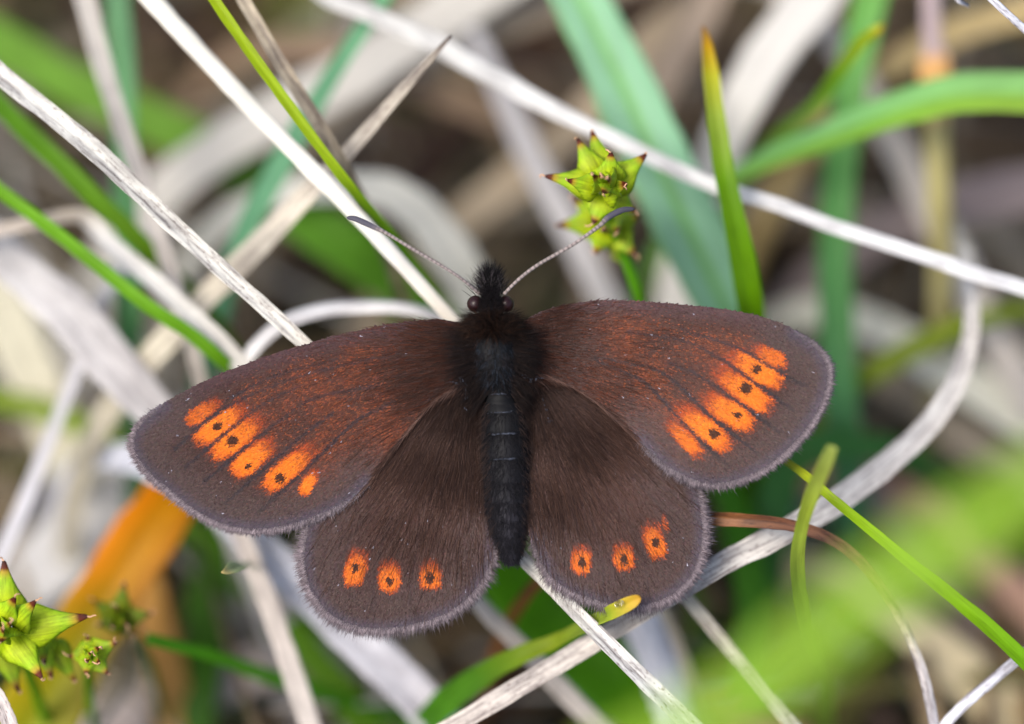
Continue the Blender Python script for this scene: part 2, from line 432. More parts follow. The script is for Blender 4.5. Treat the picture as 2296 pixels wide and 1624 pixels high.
straw([(1480, 1165, 1.8, 32), (1560, 1160, 1.2, 33), (1620, 1163, 0.9, 33), (1700, 1168, 0.7, 30), (1790, 1181, 0.7, 27), (1870, 1212, 0.9, 26), (1940, 1270, 1.3, 25), (2010, 1370, 2.2, 22), (2060, 1480, 2.4, 22), (2085, 1570, 2.4, 23), (2100, 1660, 2.4, 23)],
      [(0, (150, 95, 45)), (0.2, (150, 95, 52)), (0.32, (122, 78, 56)), (0.45, (152, 108, 78)), (0.58, (180, 145, 105)), (0.72, (205, 195, 160)), (0.82, (230, 222, 216)), (1, (226, 222, 224))], 'curved leaf turning from rusty brown at the right hindwing to white', name='dead_leaf', root='both', fold=-0.3, ribs=0.06, M=11, mat=M_BROWN, n=140)
green([(1868, 1000, -7, 26), (1850, 1040, -6, 34), (1822, 1105, -4, 34), (1800, 1170, -2.4, 30), (1788, 1240, -1.2, 33), (1790, 1310, 0.4, 34), (1802, 1380, 3, 36), (1822, 1460, 8, 36), (1842, 1540, 15, 36)],
      [(0, (170, 185, 90)), (0.2, (165, 185, 60)), (0.4, (130, 155, 60)), (1, (130, 165, 60))], 'short olive green blade bending over the brown curved leaf', fold=0.3, ribs=0.04, M=11, roll=(10, 0, -20))
green([(1700, 990, 5, 12), (1760, 1034, 2.5, 16), (1810, 1070, 0.6, 20), (1870, 1122, -0.6, 22), (1950, 1188, -0.6, 24), (2040, 1262, -0.5, 27), (2130, 1335, 0, 32), (2220, 1410, 0.2, 36), (2330, 1512, 0.5, 38)],
      [(0, (190, 175, 20)), (0.2, (185, 195, 40)), (0.4, (155, 195, 20)), (1, (120, 180, 10))], 'thin bright green blade slanting away from the right forewing edge', root='end', fold=0.3, ribs=0.04, M=11)
straw([(2060, 1690, 3, 22), (2110, 1635, 2.6, 23), (2160, 1582, 2.4, 24), (2230, 1522, 2.2, 25), (2340, 1430, 2, 25)], (240, 240, 248), 'thin white straw crossing under the bright green blade', root='both', thick=0.6, fold=0.1)
straw([(1500, 1290, 6, 28), (1560, 1366, 5, 31), (1640, 1462, 4.2, 32), (1730, 1572, 4, 32), (1830, 1690, 4, 32)], [(0, (220, 212, 190)), (1, (228, 220, 205))], 'straight cream straw emerging below the right hindwing', root='both', thick=0.5, fold=0.15, ribs=0.05, M=11)
straw([(1420, 1330, 15, 86), (1452, 1420, 15, 90), (1490, 1520, 14, 92), (1530, 1660, 13, 92)], [(0, (226, 226, 234)), (1, (232, 234, 240))], 'blurred white folded leaf below the right hindwing', name='dead_leaf', root='start', fold=-0.3)
straw([(1040, 1310, 9, 36), (1100, 1382, 9, 38), (1180, 1462, 9.5, 40), (1270, 1556, 10, 44), (1400, 1690, 11, 46)], (226, 214, 200), 'soft cream straw passing under the green leaf with a yellow tip', root='both', thick=0.5, fold=0.1)
leaf_tip = green([(940, 1640, 12, 60), (1010, 1572, 9.5, 64), (1080, 1520, 7.5, 56), (1160, 1474, 5.6, 42), (1250, 1438, 5.0, 34), (1316, 1404, 1.9, 34), (1340, 1391, 0.8, 33), (1372, 1373, -1.1, 33), (1410, 1353, -1.7, 31), (1428, 1343, -1.8, 22), (1436, 1339, -1.8, 8)],
      [(0, (70, 130, 25)), (0.3, (85, 140, 30)), (0.55, (135, 155, 30)), (0.75, (140, 165, 60)), (0.9, (165, 185, 50)), (0.97, (225, 190, 60)), (1, (235, 180, 60))], 'green leaf with a blunt yellow tip resting on the right hindwing margin', name='leaf', root='start', fold=0.45, ribs=0.03, M=13, n=140, roll=(0, 0, 0, 0, -20))
green([(1095, 1240, 17, 150), (1180, 1335, 17, 160), (1290, 1445, 17, 165), (1400, 1550, 17, 160), (1470, 1610, 18, 120)], [(0, (85, 150, 0)), (1, (80, 145, 0))], 'wide dark green leaf blurred beneath the abdomen tip', name='broad_leaf', root='start', fold=0.15)
straw([(500, 1150, 12, 70), (580, 1228, 12, 80), (690, 1330, 12, 92), (800, 1434, 12, 96), (910, 1540, 12, 96), (1040, 1680, 12, 96)], [(0, (224, 226, 236)), (1, (218, 214, 218))], 'broad pale folded leaf below the left hindwing', name='dead_leaf', root='both', fold=0.35, M=11)
straw([(500, 1110, 10, 40), (548, 1215, 10, 42), (592, 1325, 9.5, 45), (640, 1460, 9, 47), (690, 1610, 9, 48), (720, 1700, 9, 48)], [(0, (212, 200, 190)), (1, (222, 212, 202))], 'straight greyish straw below the notch between the left wings', root='both', thick=0.45, fold=0.2)
blade('dead_leaf', [(500, 970, 18, 110), (425, 1070, 16, 124), (345, 1180, 14.5, 140), (270, 1295, 14, 150), (200, 1410, 14, 160), (130, 1530, 14, 176), (50, 1670, 14, 190)],
      [(0, (226, 142, 0)), (0.3, (226, 144, 0)), (0.5, (222, 146, 0)), (0.7, (182, 160, 0)), (1, (160, 160, 0))], 'broad orange and yellow withering leaf under the left forewing', 'leaf', GS, M_LEAF, root='start', fold=0.3, thick=0.08, M=15, roll=(0, 8), cross=[(-1, (0.6, 0.6, 1)), (-0.6, (0.7, 0.72, 1)), (-0.2, (0.78, 0.9, 1)), (0.2, (0.8, 0.88, 1)), (0.5, (1.08, 1.0, 1)), (1, (1.15, 0.95, 1))])
straw([(330, 1030, 27, 110), (250, 1120, 27, 140), (130, 1245, 27, 150), (0, 1370, 27, 150), (-100, 1470, 27, 150)], (196, 194, 192), 'wide white leaf blurred beside the orange leaf', name='dead_leaf', root='start', fold=0.15)
green([(330, 1432, 8, 26), (400, 1450, 9, 28), (480, 1472, 10.5, 30), (600, 1515, 13, 34), (740, 1560, 16, 36), (900, 1612, 20, 36)], (80, 150, 20), 'blurred green stalk trailing right from the small sedge cluster', name='grass_stalk', thick=0.7)
straw([(-40, 1520, 0.5, 34), (0, 1572, 0.5, 34), (22, 1624, 0.5, 34), (50, 1700, 1, 34)], (238, 226, 218), 'short sharp whitish straw just below the star-shaped sedge head', root='end', fold=0.2, ribs=0.04)
green([(496, 1284, 0.5, 3), (508, 1282, 0.8, 20), (526, 1275, 2, 34), (548, 1268, 5, 36), (580, 1272, 13, 30)], [(0, (215, 190, 120)), (0.1, (200, 215, 160)), (0.5, (190, 215, 180)), (1, (90, 140, 60))], 'tiny pale green leaf tip left of the notch straw', ext=0, fold=0.3)

# --- the nearest blade, far in front of the focus plane
green([(1330, 1740, -50, 110), (1480, 1665, -52, 116), (1620, 1590, -53, 122), (1760, 1492, -54, 130), (1900, 1372, -54, 134), (2020, 1288, -54, 134), (2160, 1196, -54, 130), (2310, 1100, -54, 124), (2420, 1030, -54, 116)],
      (150, 195, 45), 'big out-of-focus lime blade sweeping in front of the other grasses', root='start', fold=0.1, n=80, bend=0.14)

# --- blurred blades deeper in the sward
straw([(1150, -60, 24, 120), (960, 60, 25, 122), (800, 165, 25, 120), (650, 245, 25, 112), (500, 330, 25, 108), (390, 410, 26, 104), (300, 500, 28, 100)], (212, 207, 197), 'wide white dead leaf blurred behind the cream straw', name='dead_leaf', fold=0.12)
green([(900, -60, 13, 36), (858, 0, 13, 38), (800, 85, 13, 40), (740, 180, 13.5, 44), (690, 262, 14, 48), (630, 370, 14.5, 54), (570, 480, 15, 56), (520, 600, 16, 56), (480, 740, 18, 56)], [(0, (125, 190, 140)), (1, (100, 160, 120))], 'narrow blue-green blade curving down behind the pale pointed straw', fold=0.3)
green([(-60, 70, 28, 100), (0, 100, 28, 100), (140, 180, 28, 104), (300, 255, 28, 104), (450, 330, 28, 104), (600, 420, 29, 110), (720, 500, 29, 120), (840, 590, 30, 120)], (125, 175, 60), 'wide mid green leaf blurred behind all the left-hand straws', name='broad_leaf', fold=0.15)
green([(600, 440, 24, 90), (700, 500, 23, 120), (800, 570, 23, 120), (900, 650, 25, 110)], (110, 170, 45), 'bright green leaf blurred below the left antenna club', name='broad_leaf', fold=0.15, ext=0)
green([(2320, 216, 12, 112), (2200, 214, 12.5, 108), (2100, 226, 13, 96), (1980, 262, 13.5, 84), (1860, 306, 14, 70), (1760, 345, 15, 58), (1660, 390, 16.5, 44), (1580, 440, 19, 40)], [(0, (150, 200, 95)), (0.5, (125, 185, 85)), (1, (110, 160, 75))], 'wide green blade arching over the purple-sheathed stem', fold=0.3, roll=(-15, 0), M=13, cross=[(-1, (1.15, 1.0, 0.5)), (-0.1, (1.1, 1.0, 0.55)), (0.1, (0.9, 1.0, 1.4)), (1, (0.95, 1.0, 1.6))])
green([(1980, 56, 10, 6), (1966, 68, 10, 20), (1930, 98, 11, 28), (1880, 165, 13, 32), (1830, 238, 16, 34), (1760, 300, 20, 36), (1690, 370, 24, 36)], [(0, (215, 195, 30)), (0.06, (150, 170, 20)), (0.3, (110, 160, 25)), (1, (100, 150, 50))], 'narrow green blade with a yellow cut tip', ext=0, fold=0.25)
green([(1965, -60, 20, 76), (1945, 20, 20, 76), (1910, 180, 20, 74), (1885, 370, 20, 74), (1872, 560, 20, 76), (1876, 740, 20.5, 78), (1882, 900, 21, 80), (1900, 1060, 24, 80)], [(0, (120, 185, 85)), (0.4, (100, 165, 85)), (1, (95, 155, 100))], 'upright green leaf blurred right of the right forewing', name='broad_leaf', fold=0.3)
straw([(1880, -80, 21, 120), (1815, 10, 21, 118), (1735, 110, 21, 112), (1668, 220, 21, 104), (1620, 330, 22, 96), (1580, 450, 23, 90), (1530, 600, 24, 90), (1510, 740, 25, 90)], (216, 213, 206), 'wide white dead leaf blurred behind the orange-tipped blade', name='dead_leaf', fold=0.15)
blade('jointed_reed', [(2085, -60, 18, 40), (2090, 60, 18, 42), (2094, 112, 18, 44), (2096, 122, 18, 68), (2098, 190, 18, 72), (2100, 280, 18, 62), (2104, 400, 18.5, 58), (2110, 520, 20, 56)],
      [(0, (190, 170, 170)), (0.3, (185, 165, 165)), (0.335, (235, 180, 110)), (0.45, (235, 180, 110)), (0.6, (190, 180, 120)), (1, (180, 170, 115))], 'upright stem with a purple-grey top and an orange joint', 'stem', GG_, M_STRAW_CLEAN, thick=0.8)
straw([(1900, 130, 25, 66), (1960, 240, 25, 68), (2040, 390, 25, 72), (2130, 560, 25, 78), (2210, 720, 25, 80), (2300, 880, 25, 80), (2360, 1000, 26, 80)], (206, 196, 184), 'tan straw slanting behind the swollen node of the white straw', root='both', fold=0.2)
straw([(1980, 740, 27, 80), (2080, 800, 26, 100), (2190, 870, 26, 104), (2330, 960, 26, 104)], (224, 222, 204), 'wide cream leaf blurred beyond the curved straw', name='dead_leaf', root='both', fold=0.15)
green([(2180, 720, 22, 40), (2080, 765, 22, 52), (1980, 820, 22, 58), (1900, 870, 22.5, 60), (1820, 930, 24, 60)], (125, 145, 20), 'olive leaf blurred between the upright green leaf and the curved straw', name='broad_leaf', fold=0.2, root='both')
straw([(800, 420, 20, 70), (880, 438, 20, 84), (950, 490, 20, 96), (1020, 580, 20, 98), (1070, 680, 21, 96)], (208, 207, 197), 'soft grey-white leaf curving down toward the butterfly head', name='dead_leaf', root='both', fold=0.2)
straw([(1480, 60, 30, 74), (1340, 230, 30, 80), (1200, 365, 30, 84), (1080, 460, 30, 84), (960, 560, 31, 84)], (178, 160, 134), 'tan leaf blurred between the antennae', name='dead_leaf', root='both', fold=0.15)
straw([(1080, 110, 24, 40), (1140, 240, 24, 52), (1200, 370, 24, 62), (1260, 480, 24, 64), (1320, 600, 24, 62), (1380, 720, 25, 60)], (208, 204, 204), 'grey straw blurred left of the upright sedge head', root='both', fold=0.2)
straw([(800, 130, 29, 66), (930, 190, 29, 70), (1060, 240, 29, 70), (1180, 285, 30, 70)], (150, 126, 102), 'brownish leaf blurred under the dark straw tip', name='dead_leaf', root='both', fold=0.15)
straw([(1420, -60, 28, 90), (1150, 40, 28, 100), (980, 110, 29, 100), (800, 220, 30, 100)], (176, 158, 134), 'tan leaf blurred behind the long noded straw', name='dead_leaf', root='both', fold=0.1)
straw([(1620, -60, 27, 74), (1570, 40, 27, 76), (1500, 160, 27, 76), (1440, 280, 28, 76)], (164, 146, 128), 'greyish leaf blurred right of the broad blue-green leaf', name='dead_leaf', fold=0.15)
straw([(2380, 10, 27, 60), (2240, 40, 27, 64), (2120, 80, 27, 66), (2000, 150, 28, 60), (1900, 230, 29, 60)], (205, 180, 125), 'yellowish tan leaf blurred behind the purple-sheathed stem', name='dead_leaf', root='both', fold=0.1)
green([(-60, 890, 24, 50), (40, 905, 24, 52), (140, 935, 24, 52), (250, 985, 24.5, 50), (350, 1050, 26, 46)], (140, 165, 50), 'olive leaf blurred left of the left forewing tip', name='broad_leaf', root='both')
green([(520, 1180, 26, 80), (480, 1300, 24, 96), (455, 1430, 23, 100), (440, 1560, 22, 96), (430, 1700, 22, 90)], (60, 110, 5), 'dark green leaf blurred right of the orange leaf', name='broad_leaf', root='start')
blade('dead_leaf', [(330, 1330, 23, 74), (355, 1420, 22, 80), (378, 1520, 22, 84), (400, 1640, 22, 86), (420, 1720, 22, 86)], [(0, (215, 160, 80)), (1, (210, 160, 85))], 'light orange dead leaf blurred below the small sedge cluster', 'leaf', GS, M_LEAF, root='start')
green([(560, 1300, 22, 70), (640, 1400, 22, 74), (720, 1500, 22, 76), (800, 1600, 22, 78), (860, 1700, 22, 80)], [(0, (75, 120, 10)), (1, (85, 125, 10))], 'dark green leaf beside the straight greyish straw', name='broad_leaf', root='start')
green([(1640, 1120, 20, 70), (1665, 1220, 19, 76), (1685, 1320, 19, 76), (1690, 1440, 19, 76), (1680, 1580, 19, 76)], (80, 145, 20), 'green leaf blurred behind the brown curved leaf', name='broad_leaf', root='start')
green([(1960, 1000, 22, 60), (1840, 1000, 20, 84), (1770, 1040, 20, 86), (1740, 1120, 20, 84), (1725, 1240, 21, 80)], (75, 135, 60), 'deep green leaf blurred under the right forewing corner', name='broad_leaf', root='both')
straw([(1840, 960, 28, 60), (1920, 1060, 28, 64), (2020, 1190, 28, 66), (2120, 1320, 28, 68), (2230, 1440, 28, 68)], (150, 132, 120), 'purplish tan straw blurred under the lime sweep', root='both')
straw([(2020, 1380, 24, 90), (2130, 1480, 24, 110), (2240, 1580, 24, 112), (2340, 1680, 24, 112)], (222, 204, 162), 'straw-yellow leaf blurred near the curved white end', name='dead_leaf', root='both', fold=0.1)
straw([(2130, 1180, 27, 80), (2220, 1270, 27, 84), (2330, 1370, 27, 86)], (190, 150, 125), 'reddish brown leaf blurred beside the thin bright green blade', name='dead_leaf', root='both')
straw([(1540, 1520, 25, 8), (1580, 1552, 24.5, 50), (1640, 1590, 24, 70), (1760, 1650, 24, 70)], (200, 150, 120), 'russet leaf blurred under the straight cream straw', name='dead_leaf', root='end')
straw([(560, 1500, 25, 100), (430, 1560, 25, 110), (290, 1610, 25, 110), (180, 1660, 25, 110)], (190, 176, 168), 'pinkish grey leaf blurred below the rosette', name='dead_leaf', root='both')
straw([(2330, 1080, 29, 90), (2240, 1030, 29, 92), (2140, 960, 29, 90), (2050, 880, 30, 88)], (152, 140, 122), 'grey-brown leaf blurred under the wide cream leaf', name='dead_leaf', root='both')
straw([(2330, 420, 27, 110), (2220, 440, 27, 112), (2100, 470, 27, 110), (1980, 520, 28, 104)], (138, 124, 122), 'purplish grey leaf blurred behind the upright stem', name='dead_leaf', root='both')

# --- the mat of dead grass and moss-green shoots on the soil: nobody could count it
def litter(name, count, zmax, cols, wrange, lrange, mat, kind_label, steep):
    Vs, Qs, Cs, Fs, k0 = [], [], [], [], 0
    r = np.random.default_rng(len(name) * 13 + count)
    for i in range(count):
        x, y = r.uniform(-75, 75), r.uniform(-55, 130)
        z = zmax * r.uniform(0, 1) ** 1.3
        a = r.uniform(0, math.tau)
        ln = r.uniform(*lrange)
        w = r.uniform(*wrange)
        el = r.normal(0, 0.14) if not steep else r.uniform(0.5, 1.2)
        d = np.array([math.cos(a) * math.cos(el), math.sin(a) * math.cos(el), math.sin(el)])
        n = 12
        t = np.linspace(-0.5 if not steep else 0, 0.5 if not steep else 1, n)[:, None]
        side = np.array([-d[1], d[0], 0])
        C = np.array([x, y, z if not steep else -1.0]) + d * t * ln + side * (t ** 2) * r.normal(0, 0.25) * ln + np.array([0, 0, 1.0]) * (t ** 2) * (r.normal(-0.10, 0.08) if not steep else -0.25) * ln
        C[:, 2] = np.clip(C[:, 2], -2.5, zmax)
        wd = w * (1 - 0.75 * np.linspace(0, 1, n) ** 2)
        V, q, fib = ribbon(C, wd, np.array([0.2, 0.1, 0.97]), 0.12, r.uniform(-0.3, 0.3), 0, (r.uniform(-40, 40), r.uniform(-40, 40)), 4, 0.02, int(r.integers(1, 9999)))
        c = lin(cols[r.integers(len(cols))]) * ALB * r.uniform(0.6, 1.15)
        Vs.append(V); Qs.append(q + k0); Cs.append(np.repeat(c[None], len(V), 0)); Fs.append(fib); k0 += len(V)
    o = link(name, mesh_np(name, np.vstack(Vs), quads=np.vstack(Qs), col=np.vstack(Cs), fib=np.vstack(Fs), mat=mat))
    tag(o, kind_label, 'grass', kind='stuff')

litter('dead_grass_mat', 720, 17, [(184, 164, 130), (162, 140, 106), (130, 106, 76), (96, 70, 46), (172, 160, 138), (140, 116, 80), (76, 52, 34), (104, 100, 42)], (0.8, 2.8), (25, 70), M_STRAW, 'tangled mat of brown and grey dead grass on the soil', False)
litter('fine_dry_stems', 260, 24, [(214, 204, 180), (190, 176, 148), (220, 216, 206), (160, 140, 110)], (0.25, 0.8), (25, 70), M_STRAW, 'fine dry stems criss-crossing above the dead grass mat', False)
litter('grass_shoots', 320, 18, [(100, 150, 30), (80, 130, 20), (130, 160, 50), (110, 150, 80)], (0.8, 2.2), (8, 22), M_LEAF, 'short green shoots growing through the dead grass mat', True)

# ------------------------------------------------------------------ sedge heads
def tube(C, R, sides=8, squash=1.0):
    C = np.asarray(C, float); R = np.asarray(R, float)
    T = np.gradient(C, axis=0); T /= np.linalg.norm(T, axis=1)[:, None] + 1e-12
    ref = np.array([0.31, 0.22, 0.93]); ref = ref if abs(T[0] @ ref) < 0.9 else np.array([1.0, 0, 0])
    S = np.cross(T, ref); S /= np.linalg.norm(S, axis=1)[:, None]
    Nn = np.cross(S, T)
    a = np.linspace(0, math.tau, sides, endpoint=False)
    V = C[:, None] + R[:, None, None] * (S[:, None] * np.cos(a)[None, :, None] + Nn[:, None] * np.sin(a)[None, :, None] * squash)
    n = len(C)
    i, k = np.meshgrid(np.arange(n - 1), np.arange(sides), indexing='ij')
    A = (i * sides + k).ravel(); B = (i * sides + (k + 1) % sides).ravel()
    q = np.stack([A, B, B + sides, A + sides], 1)
    V = np.vstack([V.reshape(-1, 3), C[:1], C[-1:]])
    c0, c1 = n * sides, n * sides + 1
    kk = np.arange(sides)
    t = np.vstack([np.stack([np.full(sides, c0), (kk + 1) % sides, kk], 1),
                   np.stack([np.full(sides, c1), (n - 1) * sides + kk, (n - 1) * sides + (kk + 1) % sides], 1)])
    return V, q, t

def fruit(parent, base, tip, width, seed, shade=1.0, side_tilt=0.0):
    """a swollen, beaked sedge fruit from base (x,y,d) to tip (x,y,d)"""
    r = np.random.default_rng(seed)
    a, b = P3(*base), P3(*tip)
    ax = b - a; ln = np.linalg.norm(ax); ax /= ln
    out = BACK - (BACK @ ax) * ax
    out = out / (np.linalg.norm(out) + 1e-6)
    S = np.cross(ax, out)
    n, sides = 20, 14
    u = np.linspace(0, 1, n)
    prof = np.interp(u, [0, 0.08, 0.22, 0.38, 0.52, 0.66, 0.8, 0.9, 1.0], [0.55, 0.86, 1.0, 0.90, 0.64, 0.42, 0.27, 0.17, 0.08])
    half = width * 1.18 / PPM / 2 * prof
    bow = 0.07 * ln * np.sin(u * math.pi) 
    C = a + ax * (u * ln)[:, None] + out * bow[:, None]
    ang = np.linspace(0, math.tau, sides, endpoint=False)
    dep = np.where(np.sin(ang) > 0, 0.42, 0.15)
    keel = 1 + 0.10 * np.maximum(0, np.cos(2 * ang)) ** 6
    V = C[:, None] + half[:, None, None] * (S * np.cos(ang)[None, :, None] * keel[None, :, None] + out * (np.sin(ang) * dep)[None, :, None])
    V += r.normal(0, 0.006, V.shape)
    i, k = np.meshgrid(np.arange(n - 1), np.arange(sides), indexing='ij')
    A = (i * sides + k).ravel(); B = (i * sides + (k + 1) % sides).ravel()
    q = np.stack([A, B, B + sides, A + sides], 1)
    q = np.vstack([q, [[(n - 1) * sides + j for j in (0, 1, 6, 7)]]])
    ts = [0, 0.15, 0.45, 0.72, 0.84, 0.89, 1.0]
    cs = [(140, 180, 15), (182, 202, 18), (186, 206, 30), (160, 198, 34), (186, 158, 44), (110, 45, 20), (70, 30, 25)]
    cc = np.stack([np.interp(u, ts, [lin(c)[j] for c in cs]) for j in range(3)], 1) * shade * 0.95
    col = np.repeat(cc[:, None], sides, 1)
    edge = np.abs(np.cos(ang)) ** 4
    col = col * (1 - 0.25 * edge[None, :, None] * np.array([0.8, 0.25, 0.4]))
    streak = 1 + 0.08 * np.sin(ang * 5 + seed)[None, :, None]
    col = (col * streak * (1 + r.normal(0, 0.05, (n, sides, 1)))).reshape(-1, 3)
    o = link('fruit', mesh_np('fruit', V.reshape(-1, 3), quads=q, col=col, fib=np.stack([np.repeat((u * ln * 1.5)[:, None], sides, 1), np.cos(ang)[None] * half[:, None] * 1.6 + 2, np.full((n, sides), seed * 1.7)], -1).reshape(-1, 3), mat=M_FRUIT), parent)
    # shrivelled stigma on the beak
    p = [b]
    d = ax + r.normal(0, 0.5, 3)
    for _ in range(6):
        d = d + r.normal(0, 0.9, 3); d /= np.linalg.norm(d)
        p.append(p[-1] + d * 0.09)
    V2, q2, t2 = tube(p, np.linspace(0.05, 0.035, 7), 5)
    s = link('stigma', mesh_np('stigma', V2, quads=q2, tris=t2, col=np.repeat(lin((205, 160, 125))[None], len(V2), 0), mat=M_HAIR), o)
    return o

def stem_part(parent, pts, col, k=0.12):
    P = np.asarray(pts, float)
    C = catmull(np.column_stack([P3(P[:, 0], P[:, 1], P[:, 2]), P[:, 3] / PPM / 2]), 30)
    g = to_ground(C[-1, :3], C[-1, :3] - C[-3, :3], k=k)
    C = np.vstack([C, [[*p_, C[-1, 3]] for p_ in g]])
    V, q, t = tube(C[:, :3], C[:, 3], 10, 0.75)
    fib = np.column_stack([V[:, 2], V[:, 0], V[:, 1]])
    return link('stem', mesh_np('stem', V, quads=q, tris=t, col=np.repeat(lin(col)[None] * ALB, len(V), 0), fib=fib, mat=M_LEAF), parent)

def sedge(label, stem, fruits, stemcol=(95, 165, 20)):
    base = P3(*stem[-1][:3])
    root = empty('sedge', (0, 0, 0))
    tag(root, label, 'sedge', 'sedges fruiting among the grass')
    stem_part(root, stem, stemcol)
    for i, (b_, t_, w_, sh) in enumerate(fruits):
        fruit(root, b_, t_, w_, 40 + i * 7 + int(stem[0][0]), sh)
    return root

c1, c2 = (1352, 415), (1362, 520)
F1 = [((1345, 418, 2.4), (1222, 395, 1.6), 62, 1), ((1342, 408, 2.2), (1294, 310, 2.0), 60, 1), ((1356, 400, 2.6), (1327, 292, 2.8), 58, 1),
      ((1366, 405, 1.6), (1370, 341, 0.4), 62, 1), ((1366, 420, 2.2), (1449, 346, 1.8), 66, 1), ((1356, 428, 1.6), (1406, 412, -0.6), 70, 1),
      ((1340, 424, 1.4), (1272, 404, 0.2), 56, 1), ((1352, 440, 2.6), (1330, 502, 2.0), 72, 1), ((1366, 440, 2.6), (1424, 474, 3.0), 60, 0.95),
      ((1346, 415, 1.2), (1330, 392, -1.8), 50, 1), ((1358, 425, 1.2), (1352, 434, -1.9), 66, 1), ((1362, 408, 1.2), (1362, 402, -2.0), 54, 1), ((1348, 404, 1.0), (1346, 388, -2.0), 44, 1),
      ((1352, 500, 7), (1250, 505, 6.2), 66, 0.9), ((1352, 495, 7), (1282, 448, 6.4), 56, 0.9), ((1372, 510, 7), (1436, 480, 6), 62, 0.9),
      ((1352, 520, 7), (1334, 570, 5.5), 66, 0.9), ((1378, 525, 7), (1424, 572, 6), 62, 0.9), ((1362, 510, 6.6), (1350, 520, 3.4), 76, 0.9), ((1376, 506, 6.6), (1386, 520, 3.6), 60, 0.9), ((1390, 560, 8), (1404, 600, 7.4), 40, 0.8)]
sedge('upright yellow-green sedge head behind the tip of the right antenna', [(1352, 400, 2.6, 20), (1362, 470, 4.6, 24), (1385, 540, 6.6, 30), (1410, 600, 7.4, 36), (1432, 665, 8, 36), (1450, 730, 9, 36)], F1)
F1 += [((1350, 412, 1.2), (1338, 408, -1.6), 40, 1.05), ((1362, 418, 1.2), (1380, 424, -1.4), 46, 1.05), ((1352, 430, 1.6), (1372, 448, -0.2), 52, 0.95), ((1342, 428, 2), (1300, 440, 0.8), 48, 0.9), ((1346, 470, 4.6), (1330, 480, 3), 44, 0.9), ((1366, 470, 4.6), (1392, 486, 3.4), 44, 0.9)]
F2 = [((20, 1395, 1.8), (9, 1258, 0.6), 78, 1.1), ((40, 1410, 1.8), (196, 1382, 0.8), 84, 1.1), ((28, 1425, 1.8), (94, 1520, 0.8), 76, 1.1), ((30, 1398, 1.0), (80, 1348, -1.2), 66, 1.1),
      ((0, 1420, 2), (-70, 1480, 1), 70, 1.1), ((-5, 1395, 2), (-100, 1370, 1), 70, 1.1), ((10, 1385, 1), (34, 1340, -1.4), 70, 1.1), ((12, 1410, 0.8), (8, 1412, -2.2), 60, 1.1), ((16, 1420, 0.8), (2, 1440, -1.8), 66, 1.1),
      ((20, 1400, 0.8), (24, 1398, -2.2), 40, 1.1), ((5, 1440, 4.5), (42, 1552, 4), 64, 0.9), ((85, 1430, 4), (117, 1520, 3.2), 60, 0.95), ((20, 1440, 4.5), (-30, 1500, 4), 64, 0.9), ((115, 1440, 4.5), (170, 1530, 4.4), 54, 0.9), ((90, 1420, 4.2), (100, 1490, 2.4), 60, 0.95)]
sedge('large star-shaped yellow-green sedge head with spreading beaked fruits', [(12, 1408, 2, 22), (30, 1440, 4.5, 26), (60, 1500, 8, 30), (90, 1580, 12, 32)], F2)
F3 = [((206, 1464, 3.2), (262, 1440, 2.4), 52, 0.95), ((206, 1470, 3.2), (243, 1512, 2.4), 52, 0.95), ((202, 1470, 3.2), (192, 1512, 2.2), 52, 0.95), ((200, 1464, 3.2), (154, 1472, 2.6), 48, 0.95),
      ((202, 1460, 3.2), (196, 1428, 2.6), 50, 0.95), ((206, 1464, 2.4), (222, 1452, 0.2), 44, 0.95), ((202, 1470, 2.4), (196, 1486, 0.2), 44, 0.95), ((208, 1468, 2.2), (224, 1486, 0.2), 40, 0.95), ((203, 1466, 2), (203, 1464, -0.4), 30, 1)]
sedge('small green sedge rosette with curled stigmas beside the star-shaped head', [(204, 1466, 3.4, 16), (196, 1490, 6, 20), (200, 1550, 10, 22), (206, 1610, 14, 24)], F3)
F4 = [((268, 1384, 8), (280, 1305, 7.2), 46, 0.42), ((276, 1386, 8), (342, 1376, 7.4), 44, 0.42), ((262, 1384, 8), (208, 1346, 7.4), 46, 0.42), ((270, 1392, 8), (300, 1424, 7), 48, 0.38), ((264, 1392, 8), (218, 1404, 7.4), 48, 0.38),
      ((268, 1388, 7.6), (262, 1360, 5.6), 44, 0.42), ((270, 1390, 7.6), (284, 1400, 5.4), 44, 0.42), ((266, 1392, 7.6), (248, 1406, 5.6), 44, 0.42)]
sedge('small dark green sedge cluster blurred in front of the orange leaf', [(268, 1388, 8, 18), (300, 1420, 10, 22), (330, 1470, 14, 24), (350, 1540, 18, 24)], F4, (60, 120, 10))

# ------------------------------------------------------------------ butterfly
BF = empty('butterfly', FOCUS, ROT)
tag(BF, 'dark brown butterfly with orange eyespots, wings spread on dry straws', 'butterfly')
def B(x, y, z):
    """layout point and height z (mm toward the viewer) in the butterfly's own frame"""
    x, y, z = np.broadcast_arrays(np.asarray(x, float), np.asarray(y, float), np.asarray(z, float))
    return np.stack([(x - W / 2) / PPM, (H / 2 - y) / PPM, z], -1)

